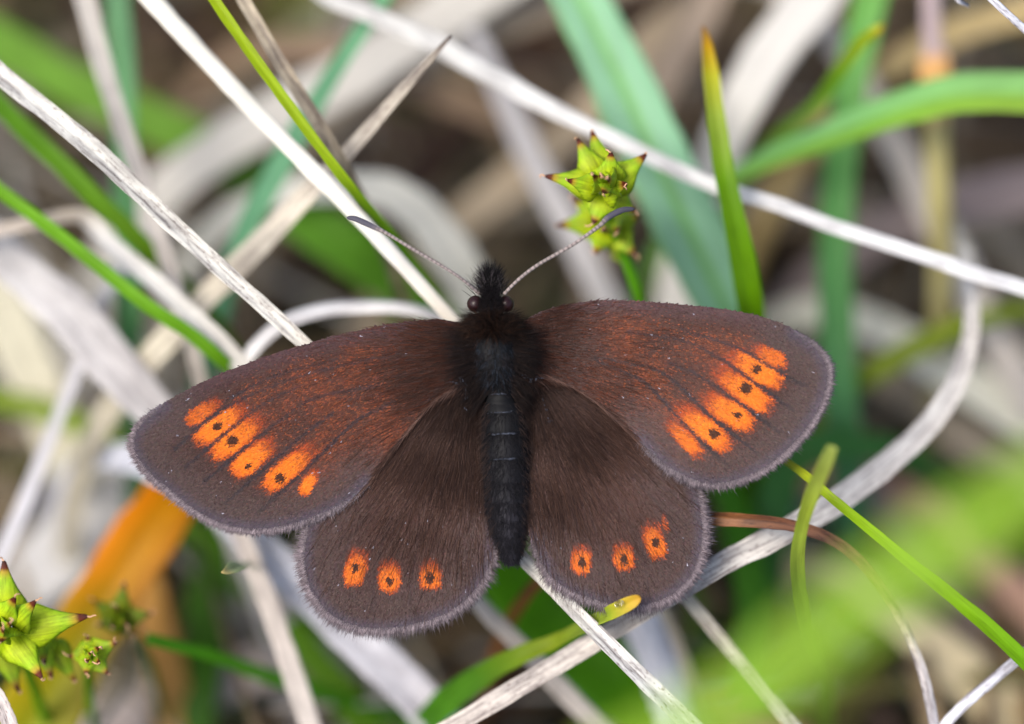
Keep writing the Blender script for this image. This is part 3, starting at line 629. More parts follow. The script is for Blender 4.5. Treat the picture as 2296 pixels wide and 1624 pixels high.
def hair_mesh(name, root, dirs, length, width, c0, c1, parent, droop=None, seg=3, mat=None, kind=None, jitter=0.0):
    n = len(root)
    length = np.broadcast_to(length, (n,)); width = np.broadcast_to(width, (n,))
    d = dirs / (np.linalg.norm(dirs, axis=1)[:, None] + 1e-9)
    ref = np.tile(np.array([[0.0, 0.0, 1.0]]), (n, 1)); ref[np.abs(d[:, 2]) > 0.9] = (1, 0, 0)
    S = np.cross(d, ref); S /= np.linalg.norm(S, axis=1)[:, None]
    Nn = np.cross(S, d)
    if droop is None: droop = np.zeros((n, 3))
    if jitter: droop = droop + rng.normal(0, jitter, (n, 3)) * length[:, None]
    ang = np.array([math.pi / 2, math.pi * 7 / 6, math.pi * 11 / 6])
    V = np.zeros((n, seg * 3 + 1, 3)); C = np.zeros((n, seg * 3 + 1, 3))
    for k in range(seg):
        u = k / seg
        c = root + d * (length * u)[:, None] + droop * u * u
        w = width * (1 - 0.75 * u)
        for j in range(3):
            V[:, k * 3 + j] = c + (S * math.cos(ang[j]) + Nn * math.sin(ang[j])) * w[:, None] * 0.5
            C[:, k * 3 + j] = c0 * (1 - u) + c1 * u
    V[:, -1] = root + d * length[:, None] + droop; C[:, -1] = c1
    K = seg * 3 + 1
    q = []
    for k in range(seg - 1):
        for j in range(3):
            q.append([k * 3 + j, k * 3 + (j + 1) % 3, (k + 1) * 3 + (j + 1) % 3, (k + 1) * 3 + j])
    t = [[(seg - 1) * 3 + j, (seg - 1) * 3 + (j + 1) % 3, K - 1] for j in range(3)]
    off = (np.arange(n) * K)[:, None, None]
    q = (np.array(q)[None] + off).reshape(-1, 4); t = (np.array(t)[None] + off).reshape(-1, 3)
    o = link(name, mesh_np(name, V.reshape(-1, 3), tris=t, quads=q, col=C.reshape(-1, 3), mat=mat or M_HAIR), parent)
    if kind: o['kind'] = kind
    return o

def outline(pts, step=5.0):
    P = np.asarray(pts, float)
    P = np.vstack([P, P[:1]])
    L_ = np.linalg.norm(np.diff(P, axis=0), axis=1)
    n = int(L_.sum() / step)
    Q = np.vstack([P[-2], P, P[1]])
    cum = np.concatenate([[0], np.cumsum(L_)])
    s = np.linspace(0, cum[-1], n, endpoint=False)
    i = np.clip(np.searchsorted(cum, s, side='right') - 1, 0, len(P) - 2)
    t = ((s - cum[i]) / L_[i])[:, None]
    a, b, c, d = Q[i], Q[i + 1], Q[i + 2], Q[i + 3]
    return 0.5 * (2 * b + (c - a) * t + (2 * a - 5 * b + 4 * c - d) * t ** 2 + (3 * b - a - 3 * c + d) * t ** 3)

def inside(P, poly):
    x, y = P[:, 0], P[:, 1]
    r = np.zeros(len(P), bool)
    a, b = poly, np.roll(poly, -1, 0)
    for (x0, y0), (x1, y1) in zip(a, b):
        c = (y0 > y) != (y1 > y)
        if not c.any(): continue
        r[c] ^= x[c] < (x1 - x0) * (y[c] - y0) / (y1 - y0) + x0
    return r

def dist_to(P, poly, closed=False):
    out = np.full(len(P), 1e9)
    b = np.roll(poly, -1, 0) if closed else poly[1:]
    a = poly if closed else poly[:-1]
    for p, q in zip(a, b):
        d = q - p
        t = np.clip(((P - p) @ d) / (d @ d + 1e-9), 0, 1)
        out = np.minimum(out, np.hypot(*(P - p - t[:, None] * d).T))
    return out

class VNoise:
    def __init__(s, seed): s.g = np.random.default_rng(seed).random((128, 128))
    def __call__(s, x, y, scale):
        x, y = x / scale, y / scale
        i, j = np.floor(x).astype(int), np.floor(y).astype(int)
        u, v = x - i, y - j
        u, v = u * u * (3 - 2 * u), v * v * (3 - 2 * v)
        g = lambda a, b: s.g[a % 128, b % 128]
        return (g(i, j) * (1 - u) + g(i + 1, j) * u) * (1 - v) + (g(i, j + 1) * (1 - u) + g(i + 1, j + 1) * u) * v
vn, vn2 = VNoise(3), VNoise(8)
def sstep(a, b, x):
    t = np.clip((x - a) / (b - a), 0, 1); return t * t * (3 - 2 * t)

OUT = {
 'FL': [(1062, 742), (1035, 726), (980, 718), (900, 724), (800, 743), (700, 769), (600, 799), (500, 837), (420, 875), (362, 908), (322, 940), (302, 966), (296, 990), (300, 1015), (316, 1044), (342, 1073), (378, 1103), (424, 1140), (472, 1168), (522, 1185), (572, 1191), (622, 1187), (680, 1172), (740, 1148), (792, 1120), (826, 1088), (856, 1045), (890, 1000), (930, 950), (975, 900), (1030, 866), (1078, 850), (1085, 790)],
 'FR': [(1150, 742), (1178, 718), (1228, 694), (1300, 679), (1370, 674), (1450, 678), (1550, 686), (1650, 699), (1720, 716), (1780, 742), (1826, 776), (1850, 810), (1857, 842), (1851, 880), (1833, 922), (1808, 963), (1778, 998), (1740, 1033), (1694, 1062), (1648, 1080), (1604, 1088), (1568, 1084), (1530, 1070), (1495, 1050), (1462, 1024), (1430, 990), (1392, 950), (1345, 908), (1290, 872), (1230, 850), (1160, 850), (1140, 790)],
 'HL': [(1085, 840), (1030, 840), (940, 870), (850, 950), (770, 1050), (710, 1120), (690, 1176), (680, 1220), (678, 1262), (688, 1308), (708, 1346), (736, 1378), (778, 1402), (826, 1413), (882, 1412), (945, 1400), (1000, 1380), (1042, 1353), (1076, 1316), (1098, 1276), (1110, 1240), (1118, 1150), (1118, 1000), (1108, 900)],
 'HR': [(1150, 840), (1250, 830), (1380, 890), (1480, 980), (1540, 1050), (1564, 1095), (1574, 1140), (1579, 1188), (1575, 1230), (1558, 1282), (1530, 1318), (1494, 1344), (1452, 1358), (1400, 1362), (1350, 1354), (1296, 1336), (1254, 1314), (1228, 1290), (1208, 1255), (1192, 1210), (1176, 1150), (1166, 1000), (1150, 900)],
}
BASE = {'FL': (1070, 800), 'FR': (1150, 800), 'HL': (1075, 870), 'HR': (1160, 870)}
# margin (fringed) arcs as index ranges of the control outlines
MARG = {'FL': (9, 25), 'FR': (9, 25), 'HL': (5, 21), 'HR': (4, 19)}

def wing_z(key, x, y):
    bx, by = BASE[key]
    r = np.hypot(x - bx, y - by) / PPM
    an_ = np.arctan2(y - by, np.abs(x - bx))
    und = 0.055 * np.sin(an_ * 27 + 0.6) * np.clip((r - 3) / 7, 0, 1) + 0.10 * np.sin(x * 0.021 + y * 0.013) + 0.07 * np.sin(x * 0.011 - y * 0.035 + 1)
    if key[0] == 'H': und = und * 0.6
    if key == 'FL': return 0.30 + 0.01 * r - 0.0022 * r ** 2 + 0.0016 * ((900 - y) / PPM) ** 2 + und * np.clip(r / 4, 0, 1)
    if key == 'FR': return 0.30 + 0.066 * r - 0.0005 * r ** 2 + und * np.clip(r / 4, 0, 1)
    if key == 'HL': return 0.13 - 0.004 * r + und * np.clip(r / 4, 0, 1)
    return 0.12 + 0.032 * r + und * np.clip(r / 4, 0, 1)

def flow(key, x, y):
    bx, by = BASE[key]
    if key[0] == 'F':
        sgn = -1 if key == 'FL' else 1
        a = np.stack([x - (bx - sgn * 150), y - (by - 40 if key == 'FL' else by - 60)], -1)
    else:
        a = np.stack([(x - bx) * 1.0, (y - (by - 60)) * 1.15], -1)
    a /= np.linalg.norm(a, axis=-1)[..., None] + 1e-9
    if key[0] == 'F':
        sgn = -1 if key == 'FL' else 1
        far = sstep(150, 560, np.abs(x - bx))[..., None]
        a = a * (1 - 0.6 * far) + np.array([sgn * 0.80, 0.60]) * 0.6 * far
        a /= np.linalg.norm(a, axis=-1)[..., None]
    return a

# orange fields: outer end, inner (basal) end, half width, brightness
SPOT = {
 'FL': [((420, 948), (500, 893), 20, 0.55), ((442, 990), (560, 902), 28, 1.0), ((476, 1026), (598, 930), 29, 1.0), ((524, 1064), (622, 984), 29, 0.92), ((592, 1096), (716, 998), 27, 1.0), ((680, 1106), (716, 1050), 17, 0.8)],
 'FR': [((1758, 816), (1682, 776), 19, 0.6), ((1752, 860), (1624, 788), 31, 1.0), ((1724, 918), (1594, 822), 30, 1.0), ((1684, 956), (1566, 884), 30, 0.95), ((1630, 1004), (1506, 906), 29, 1.0), ((1566, 1020), (1490, 942), 19, 0.72)],
 'HL': [((788, 1312), (812, 1226), 27, 0.72), ((876, 1326), (874, 1250), 28, 0.72), ((966, 1320), (966, 1250), 27, 0.72)],
 'HR': [((1302, 1284), (1302, 1218), 25, 0.7), ((1398, 1276), (1394, 1210), 26, 0.7), ((1476, 1250), (1452, 1166), 26, 0.72), ((1492, 1190), (1482, 1150), 7, 0.2)],
}
PUPIL = {
 'FL': [(491, 954, 10, 7), (525, 987, 12, 10), (561, 1044, 6, 5), (632, 1070, 10, 9)],
 'FR': [(1689, 826, 10, 9), (1666, 869, 12, 10), (1649, 929, 8, 6), (1596, 970, 12, 9)],
 'HL': [(798, 1270, 9, 6), (875, 1299, 10, 7), (965, 1293, 12, 8)],
 'HR': [(1303, 1258, 11, 8), (1397, 1250, 11, 7), (1467, 1212, 10, 7)],
}
VEIN = {
 'FL': [[(395, 1005), (480, 933), (548, 893), (680, 842), (860, 800), (1040, 785)], [(420, 1045), (519, 962), (595, 905), (680, 862)], [(460, 1080), (555, 1001), (628, 945), (710, 892), (860, 862)], [(510, 1125), (614, 1035), (682, 975), (750, 925)], [(580, 1150), (676, 1062), (730, 1010), (800, 945), (900, 890)], [(520, 890), (620, 842), (760, 805)]],
 'FR': [[(1800, 866), (1704, 811), (1640, 776), (1520, 738)], [(1775, 920), (1673, 847), (1600, 797), (1520, 762), (1400, 745)], [(1745, 970), (1642, 895), (1570, 845), (1490, 810)], [(1700, 1020), (1597, 938), (1540, 885), (1470, 830), (1330, 800)], [(1645, 1060), (1548, 968), (1490, 905), (1430, 850), (1330, 805)]],
 'HL': [[(840, 1380), (845, 1260), (900, 1100)], [(920, 1390), (925, 1260), (960, 1100)], [(740, 1330), (770, 1240), (850, 1110)]],
 'HR': [[(1350, 1330), (1345, 1230), (1300, 1080)], [(1450, 1320), (1430, 1210), (1350, 1080)], [(1540, 1250), (1490, 1150), (1400, 1050)]],
}
cBROWN, cRUST, cFLECK = lin((62, 41, 36)), lin((90, 47, 31)), lin((120, 61, 36))
cGREY, cEDGE, cPALE = lin((70, 56, 54)), lin((69, 62, 72)), lin((104, 95, 104))
cOR, cOR2, cVEIN, cPUP = lin((214, 108, 24)), lin((158, 62, 22)), lin((46, 38, 41)), lin((34, 21, 17))
cCOSTA = lin((72, 52, 55))

def wing_colour(key, x, y, margin, jit):
    """intrinsic scale colour at layout points; margin = distance to the fringed edge"""
    r = np.random.default_rng(77)
    n = len(x)
    fl = flow(key, x, y)
    k = r.normal(0, 1, (n, 2)) * jit
    px = x + fl[:, 0] * k[:, 0] * 2.6 - fl[:, 1] * k[:, 1] * 1.1
    py = y + fl[:, 1] * k[:, 0] * 2.6 + fl[:, 0] * k[:, 1] * 1.1
    Q = np.stack([px, py], 1)
    along = px * fl[:, 0] + py * fl[:, 1]; across = -px * fl[:, 1] + py * fl[:, 0]
    st = vn(along, across * 1.0, 26) * 0.5 + vn2(along * 0.25, across, 9) * 0.5
    blot = vn(px + 400, py, 60)
    bx, by = BASE[key]
    rr = np.hypot(px - bx, py - by)
    c = np.repeat(cBROWN[None], n, 0)
    def mix(c, col, m): return c * (1 - m[:, None]) + col * m[:, None]
    if key[0] == 'F':
        warm = sstep(110, 260, rr) * (1 - sstep(380, 640, rr)) * (0.45 + 0.9 * (blot - 0.3))
        costa = np.array([o for o in OUT[key][1:12]], float)
        dc = dist_to(Q, costa)
        warm = np.clip(warm, 0, 1) * (0.25 + 0.75 * sstep(15, 70, dc))
        c = mix(c, cRUST, np.clip(warm * (0.35 + 0.9 * st), 0, 1))
        fleck = (r.random(n) < 0.30 * np.clip(warm * 1.3, 0, 1) * (0.3 + 1.3 * st)).astype(float)
        c = mix(c, cFLECK, fleck * 0.8)
        c = mix(c, cCOSTA, (1 - sstep(0, 46, dc)) * 0.75)
        outer = sstep(130, 40, margin)
        c = mix(c, cGREY, outer * 0.8)
    else:
        warm = np.clip(1 - rr / 480, 0, 1) * 0.35 * (0.3 + st)
        c = mix(c, lin((74, 48, 38)), np.clip(warm * 1.6, 0, 1))
        c = mix(c, cGREY, sstep(150, 50, margin) * 0.55)
    # orange fields
    m = np.zeros(n); core = np.zeros(n)
    edge_n = (vn(px, py, 9) - 0.5) * 0.5 + (vn2(px, py, 4) - 0.5) * 0.3
    for (a, b, hw, br) in SPOT[key]:
        hw = hw * (0.94 if key[0] == 'F' else 0.94)
        a, b = np.array(a, float), np.array(b, float)
        ctr = (a + b) / 2; u = b - a; hl = np.linalg.norm(u) / 2; u /= np.linalg.norm(u)
        t = (Q - ctr) @ u / hl; s_ = (Q - ctr) @ np.array([-u[1], u[0]]) / hw
        f = 1.0 - (np.abs(t) ** 2.6 + np.abs(s_) ** 3.4) ** 0.6 + edge_n * 0.7
        tt = np.clip((t + 0.25) / 1.25, 0, 1)
        soft = 0.50 + 0.6 * tt
        mm = sstep(-soft * 0.35, soft * 0.65, f) * (1 - 0.42 * tt)
        m = np.maximum(m, mm * (0.5 + 0.5 * min(1, br * 1.25)))
        core = np.maximum(core, sstep(0.02, 0.75, f - 0.5 * tt + 0.1) * (br if br < 0.8 else 1.0))
    if jit: m = 0.55 * m + 0.45 * (r.random(n) < m) * np.minimum(1, m * 2.5)
    orange = cOR2[None] * (1 - core[:, None]) + cOR[None] * core[:, None]
    c = c * (1 - m[:, None]) + orange * m[:, None]
    # veins
    for v in VEIN[key]:
        line = catmull(np.column_stack([np.array(v, float), np.zeros(len(v))]), 26)[:, :2]
        d = dist_to(Q, line)
        w = 5.5 if key[0] == 'F' else 6.0
        c = mix(c, cVEIN, sstep(w, w * 0.35, d + 3.0 * edge_n) * ((0.92 - 0.34 * sstep(70, 190, margin - 60)) * (0.35 + 0.65 * sstep(20, 95, margin)) if key[0] == 'F' else 0.22))
    for (ux, uy, a, b) in PUPIL[key]:
        a, b = a * 1.12, b * 1.2
        ang = {'FL': -0.65, 'FR': 0.6, 'HL': 1.57, 'HR': 1.45}[key]
        dx, dy = px - ux, py - uy
        e = np.hypot((dx * math.cos(ang) + dy * math.sin(ang)) / a, (-dx * math.sin(ang) + dy * math.cos(ang)) / b)
        c = mix(c, cPUP, sstep(1.2, 0.9, e + edge_n * 0.25) * 0.95)
    c = mix(c, cEDGE, sstep(38, 8, margin) * 0.75)
    c = mix(c, cPALE, sstep(9, 2, margin) * 0.7)
    # dark, hairy base
    c = mix(c, lin((38, 27, 27)), sstep(270, 30, rr) * 0.8)
    return c

WING_NAMES = {'FL': 'forewing', 'FR': 'forewing', 'HL': 'hindwing', 'HR': 'hindwing'}
def make_wing(key):
    poly = outline(OUT[key], 6.0)
    ctrl = np.array(OUT[key], float)
    arc = catmull(np.column_stack([ctrl[MARG[key][0]:MARG[key][1] + 1], np.zeros(MARG[key][1] + 1 - MARG[key][0])]), 160)[:, :2]
    lo, hi = poly.min(0), poly.max(0)
    # membrane
    g = 9.0
    gx, gy = np.meshgrid(np.arange(lo[0], hi[0], g), np.arange(lo[1], hi[1], g), indexing='ij')
    G = np.stack([gx.ravel(), gy.ravel()], 1) + rng.uniform(-1.5, 1.5, (gx.size, 2))
    G = G[inside(G, poly)]
    G = G[dist_to(G, poly, True) > 4]
    pts = [Vector(p) for p in np.vstack([poly, G])]
    n0 = len(poly)
    res = delaunay_2d_cdt(pts, [(i, (i + 1) % n0) for i in range(n0)], [], 1, 1e-4)
    v2 = np.array([[p.x, p.y] for p in res[0]]); tri = np.array([f for f in res[2] if len(f) == 3])
    e = v2[tri]
    area = (e[:, 1, 0] - e[:, 0, 0]) * (e[:, 2, 1] - e[:, 0, 1]) - (e[:, 1, 1] - e[:, 0, 1]) * (e[:, 2, 0] - e[:, 0, 0])
    tri[area > 0] = tri[area > 0][:, ::-1]
    z = wing_z(key, v2[:, 0], v2[:, 1])
    top = B(v2[:, 0], v2[:, 1], z); bot = B(v2[:, 0], v2[:, 1], z - 0.05)
    nv = len(v2)
    ed = {}
    for a, b, c in tri:
        for p, q in ((a, b), (b, c), (c, a)): ed[(p, q)] = 1
    rim = [[q, p, p + nv, q + nv] for (p, q) in ed if (q, p) not in ed]
    col = wing_colour(key, v2[:, 0], v2[:, 1], dist_to(v2, arc), 0.0)
    w = link(WING_NAMES[key], mesh_np(WING_NAMES[key], np.vstack([top, bot]), tris=np.vstack([tri, tri[:, ::-1] + nv]), quads=np.array(rim), col=np.vstack([col, col * 0.8]) * 0.8, mat=M_WING), BF)
    # overlapping scales
    g = 2.5
    gx, gy = np.meshgrid(np.arange(lo[0], hi[0], g), np.arange(lo[1], hi[1], g), indexing='ij')
    G = np.stack([gx.ravel(), gy.ravel()], 1) + rng.uniform(-1.6, 1.6, (gx.size, 2))
    G = G[inside(G, poly)]
    n = len(G)
    margin = dist_to(G, arc)
    col = wing_colour(key, G[:, 0], G[:, 1], margin, 1.0)
    col = col * np.exp(rng.normal(0, 0.13, n))[:, None] * (1 + rng.normal(0, 0.05, (n, 3)))
    pale = rng.random(n) < 0.0014
    col[pale] = lin((190, 185, 200)) * rng.uniform(0.25, 0.7, (pale.sum(), 1))
    fl = flow(key, G[:, 0], G[:, 1])
    a = rng.normal(0, 0.28, n)
    fx, fy = fl[:, 0] * np.cos(a) - fl[:, 1] * np.sin(a), fl[:, 0] * np.sin(a) + fl[:, 1] * np.cos(a)
    ln = rng.uniform(5, 8.5, n); wd = rng.uniform(2.2, 3.6, n)
    zz = wing_z(key, G[:, 0], G[:, 1])
    lift = rng.uniform(0.012, 0.036, n); tw = rng.normal(0, 0.009, n)
    def corner(u, s, z):
        return B(G[:, 0] + fx * u - fy * s, G[:, 1] + fy * u + fx * s, z)
    V = np.stack([corner(0 * ln, -wd * 0.35, zz + 0.006 - tw * 0.2), corner(0 * ln, wd * 0.35, zz + 0.006 + tw * 0.2),
                  corner(ln, wd * 0.5, zz + lift + tw), corner(ln, -wd * 0.5, zz + lift - tw)], 1)
    q = np.arange(n * 4).reshape(-1, 4)
    q = q[:, ::-1] if True else q
    s = link('scales', mesh_np('scales', V.reshape(-1, 3), quads=q, col=np.repeat(col, 4, 0), smooth=False, mat=M_SCALE), w)
    s['kind'] = 'stuff'
    # fringe
    m_ = 9000 if key[0] == 'F' else 9000
    A = catmull(np.column_stack([arc, np.zeros(len(arc))]), m_)[:, :2]
    T = np.gradient(A, axis=0); T /= np.linalg.norm(T, axis=1)[:, None]
    O = np.stack([T[:, 1], -T[:, 0]], 1)
    ctr = poly.mean(0)
    O *= np.sign(((A - ctr) * O).sum(1))[:, None]
    base = np.array(BASE[key], float)
    rad = A - base; rad /= np.linalg.norm(rad, axis=1)[:, None]
    D2 = O * 0.75 + rad * 0.25
    clump = vn(np.arange(m_) * 1.0, np.zeros(m_), 14)
    inset = rng.uniform(-3, 6, m_)
    R2 = A - O * inset[:, None] + rng.normal(0, 0.6, (m_, 2))
    zr = wing_z(key, R2[:, 0], R2[:, 1]) + rng.uniform(-0.03, 0.05, m_)
    endf = np.clip(np.minimum(np.arange(m_), m_ - np.arange(m_)) / (0.14 * m_), 0.12, 1)
    lnp = (rng.uniform(7, 16, m_) * (0.35 + 1.0 * clump) * endf + 16 * (rng.random(m_) < (0.04 if key[0] == 'F' else 0.16)) * rng.random(m_)) / PPM * (1.0 if key[0] == 'F' else 1.25)
    d3 = np.column_stack([D2[:, 0], -D2[:, 1], rng.normal(0.02, 0.10, m_)]) + np.column_stack([rng.normal(0, 0.14, (m_, 2)), np.zeros(m_)])
    dark = lin((104, 93, 100)); pl = lin((176, 162, 166))
    mixr = rng.uniform(0, 1, (m_, 1)) ** 1.2
    c0 = dark * (1 - mixr) + pl * mixr; c0 = c0 * rng.uniform(0.75, 1.1, (m_, 1))
    c0 = np.where((inset > 3)[:, None], c0 * 0.7, c0) * (0.55 + 0.45 * endf)[:, None]
    hair_mesh('fringe', B(R2[:, 0], R2[:, 1], zr), d3, lnp, rng.uniform(0.9, 1.7, m_) / PPM, c0, c0 * 1.15, w, seg=2, kind='stuff', jitter=0.05)
    if key[0] == 'F':
        ea = catmull(np.column_stack([ctrl[MARG[key][1] - 1:len(ctrl) - 1], np.zeros(len(ctrl) - MARG[key][1])]), 1500)[:, :2]
        ne = len(ea)
        dn = np.stack([flow('H' + key[1], ea[:, 0], ea[:, 1])], 0)[0]
        ea = ea - dn * rng.uniform(2, 26, ne)[:, None]
        hc = np.array([lin((66, 46, 40)), lin((84, 60, 50)), lin((96, 74, 66)), lin((52, 38, 36))])[rng.integers(0, 4, ne)] * 1.1
        le = rng.uniform(22, 60, ne) / PPM
        hair_mesh('edge_hair', B(ea[:, 0], ea[:, 1], wing_z(key, ea[:, 0], ea[:, 1]) + 0.03), np.column_stack([dn[:, 0], -dn[:, 1], np.full(ne, 0.05)]) + rng.normal(0, 0.10, (ne, 3)) * np.array([1, 1, 0.3]),
                  le, rng.uniform(0.9, 1.6, ne) / PPM, hc, hc * 1.1, w, droop=np.column_stack([np.zeros(ne), np.zeros(ne), -0.12 * le]), seg=3, kind='stuff', jitter=0.05)
    # long silky hairs from the wing base
    m_ = 4200 if key[0] == 'F' else 9000
    bx, by = BASE[key]
    G2 = np.column_stack([rng.uniform(lo[0], hi[0], m_ * 14), rng.uniform(lo[1], hi[1], m_ * 14)])
    rr = np.hypot(G2[:, 0] - bx, G2[:, 1] - by)
    keep = inside(G2, poly) & (rng.random(len(G2)) < np.exp(-(rr / (180 if key[0] == 'F' else 235)) ** 2))
    G2 = G2[keep][:m_]; m_ = len(G2); rr = np.hypot(G2[:, 0] - bx, G2[:, 1] - by)
    f2 = flow(key, G2[:, 0], G2[:, 1])
    a = rng.normal(0, 0.10, m_) + 0.35 * (vn(G2[:, 0], G2[:, 1], 50) - 0.5)
    fx, fy = f2[:, 0] * np.cos(a) - f2[:, 1] * np.sin(a), f2[:, 0] * np.sin(a) + f2[:, 1] * np.cos(a)
    lnp = rng.uniform(30, 95, m_) / PPM * (0.55 if key[0] == 'F' else 0.9)
    zz = wing_z(key, G2[:, 0], G2[:, 1]) + 0.03
    d3 = np.column_stack([fx, -fy, rng.uniform(0.02, 0.12, m_)])
    hc = np.array([lin((60, 43, 38)), lin((84, 61, 52)), lin((76, 52, 41)), lin((94, 71, 62)), lin((54, 39, 37))])[rng.integers(0, 5, m_)]
    if key[0] == 'F': hc = np.where((rng.random(m_) < 0.45)[:, None], lin((98, 54, 38))[None], hc)
    hc = hc * (0.25 + 0.85 * np.clip(rr / 280, 0, 1))[:, None]
    drp = np.column_stack([np.zeros(m_), np.zeros(m_), -0.07 * lnp])
    hair_mesh('wing_hair', B(G2[:, 0], G2[:, 1], zz), d3, lnp, rng.uniform(0.6, 1.15, m_) / PPM, hc, hc * 1.1, w, droop=drp, seg=3, kind='stuff', jitter=0.05)
    return w
for k_ in ('HL', 'HR', 'FL', 'FR'):
    make_wing(k_)

# body: one continuous surface from head to abdomen tip
SP = np.array([  # x, y, z centre, half width (layout), half depth mm
 (1098, 646, 0.35, 6, 0.25), (1099, 652, 0.3, 14, 0.5), (1100, 664, 0.3, 21, 0.62), (1100, 680, 0.3, 25, 0.68), (1101, 697, 0.25, 27, 0.7), (1102, 710, 0.2, 27, 0.72), (1104, 722, 0.1, 34, 0.95),
 (1106, 740, 0.05, 48, 1.25), (1108, 770, 0.05, 55, 1.5), (1110, 805, 0.05, 56, 1.55), (1113, 840, 0.05, 50, 1.42), (1118, 872, 0.0, 38, 1.02), (1123, 893, 0.0, 37, 0.92), (1128, 920, 0.05, 46, 1.1),
 (1132, 960, 0.05, 50, 1.2), (1134, 1010, 0.05, 52, 1.22), (1136, 1060, 0.05, 52, 1.2), (1138, 1110, 0.0, 51, 1.15), (1139, 1150, 0.0, 47, 1.05), (1141, 1190, 0.0, 40, 0.9), (1143, 1220, 0.0, 31, 0.7), (1145, 1245, 0.0, 21, 0.5), (1147, 1262, 0.0, 12, 0.32), (1147, 1270, 0.0, 4, 0.12)], float)
nb, sb = 220, 40
Bd = catmull(SP[:, [0, 1, 2, 3, 4]], nb)
SEG = np.array([905, 928, 974, 1030, 1086, 1130, 1171, 1208, 1275.0])
y_ = Bd[:, 1]
fr = np.zeros(nb)
for a, b in zip(SEG[:-1], SEG[1:]):
    m_ = (y_ >= a) & (y_ < b); fr[m_] = (y_[m_] - a) / (b - a)
swell = np.where((y_ > 905) & (y_ < 1240), 0.97 + 0.04 * np.minimum(1, fr * 1.4) - 0.025 * sstep(0.85, 1.0, fr), 1.0)
ang = np.linspace(0, math.tau, sb, endpoint=False)
VX = Bd[:, 0][:, None] + Bd[:, 3][:, None] * swell[:, None] * np.cos(ang)
VZ = Bd[:, 2][:, None] + Bd[:, 4][:, None] * swell[:, None] * np.sin(ang)
VY = np.repeat(y_[:, None], sb, 1)
# shallow groove along the thorax
gr = ((y_ > 740) & (y_ < 850))[:, None] * np.exp(-((np.cos(ang)[None] * Bd[:, 3][:, None]) / 6) ** 2) * (np.sin(ang)[None] > 0)
VZ = VZ - 0.05 * gr
V = B(VX, VY, VZ).reshape(-1, 3)
i, k = np.meshgrid(np.arange(nb - 1), np.arange(sb), indexing='ij')
a_ = (i * sb + k).ravel(); b_ = (i * sb + (k + 1) % sb).ravel()
q = np.stack([a_, a_ + sb, b_ + sb, b_], 1)[:, ::-1]
cb = np.stack([np.interp(y_, [640, 720, 760, 880, 950, 1100, 1180, 1270], [lin(c)[j] for c in [(24, 20, 20), (32, 24, 22), (15, 16, 19), (13, 13, 15), (15, 15, 17), (27, 26, 30), (42, 40, 46), (72, 70, 78)]]) for j in range(3)], 1)
cb *= (1 - 0.25 * sstep(0.86, 1.0, fr) * ((y_ > 905) & (y_ < 1240)))[:, None]
body = link('body', mesh_np('body', V, quads=q, tris=np.array([[0, 1, 2]]), col=np.repeat(cb, sb, 0), mat=M_BODY), BF)
body['label'] = 'slim black furry body with slate grey abdomen tip'

def body_hairs(name, ysel, dens, ln, dirfn, colf, width=1.2, lift=0.25, amax=0.5, label=None, side=False):
    n = dens
    yy = rng.uniform(*ysel, n)
    aa = rng.uniform(0.5 - amax, 0.5 + amax, n) * math.pi
    if side: aa = np.where(rng.random(n) < 0.5, rng.uniform(0.02, 0.26, n), 1 - rng.uniform(0.02, 0.26, n)) * math.pi
    cx, zc, hw, hd = (np.interp(yy, Bd[:, 1], Bd[:, c]) for c in (0, 2, 3, 4))
    R = B(cx + hw * np.cos(aa) * 0.98, yy, zc + hd * np.sin(aa) * 0.98)
    nrm = np.column_stack([np.cos(aa), np.zeros(n), np.sin(aa)])
    d = dirfn(yy, aa) + nrm * lift + rng.normal(0, 0.14, (n, 3))
    c = colf(yy, aa)
    l_ = rng.uniform(*ln, n) / PPM
    o = hair_mesh(name, R, d, l_, rng.uniform(0.7, 1.3, n) * width / PPM, c, c * 1.2, body, seg=3, kind='stuff', jitter=0.10)
    if label: o['label'] = label
    return o
def cols_of(*cs):
    cs = np.array([lin(c) for c in cs])
    return lambda y, a: cs[rng.integers(0, len(cs), len(y))]
back = lambda y, a: np.column_stack([np.cos(a) * 0.25, -np.ones(len(y)), np.zeros(len(y))])
body_hairs('abdomen_hair', (905, 1262), 7500, (8, 20), back, lambda y, a: lin((38, 36, 42))[None] * rng.uniform(0.2, 1.3, (len(y), 1)) * np.interp(y, [905, 1080, 1260], [0.45, 0.8, 1.5])[:, None], 1.1, 0.10)
body_hairs('thorax_hair', (735, 872), 2600, (8, 20), lambda y, a: np.column_stack([np.cos(a) * 0.55, -np.ones(len(y)), np.zeros(len(y))]), cols_of((20, 20, 22), (28, 30, 35), (17, 16, 16), (52, 60, 72)), 1.1, 0.16)
body_hairs('thorax_hair', (790, 880), 500, (14, 30), lambda y, a: np.column_stack([np.sign(np.cos(a)) * 0.8, -0.8 * np.ones(len(y)), np.zeros(len(y))]), lambda y, a: cols_of((30, 23, 23), (40, 30, 28), (24, 20, 20), (56, 50, 52))(y, a), 1.0, 0.3, 0.5)
body_hairs('shoulder_tuft', (745, 885), 2600, (34, 88), lambda y, a: np.column_stack([np.sign(np.cos(a)) * (1.0 - 0.2 * rng.random(len(y))), np.interp(y, [745, 800, 885], [0.12, -0.25, -1.5]), np.zeros(len(y))]), lambda y, a: cols_of((24, 18, 18), (34, 24, 22), (20, 17, 17), (48, 35, 30), (28, 23, 25))(y, a), 1.0, 0.16, 0.5, side=True)
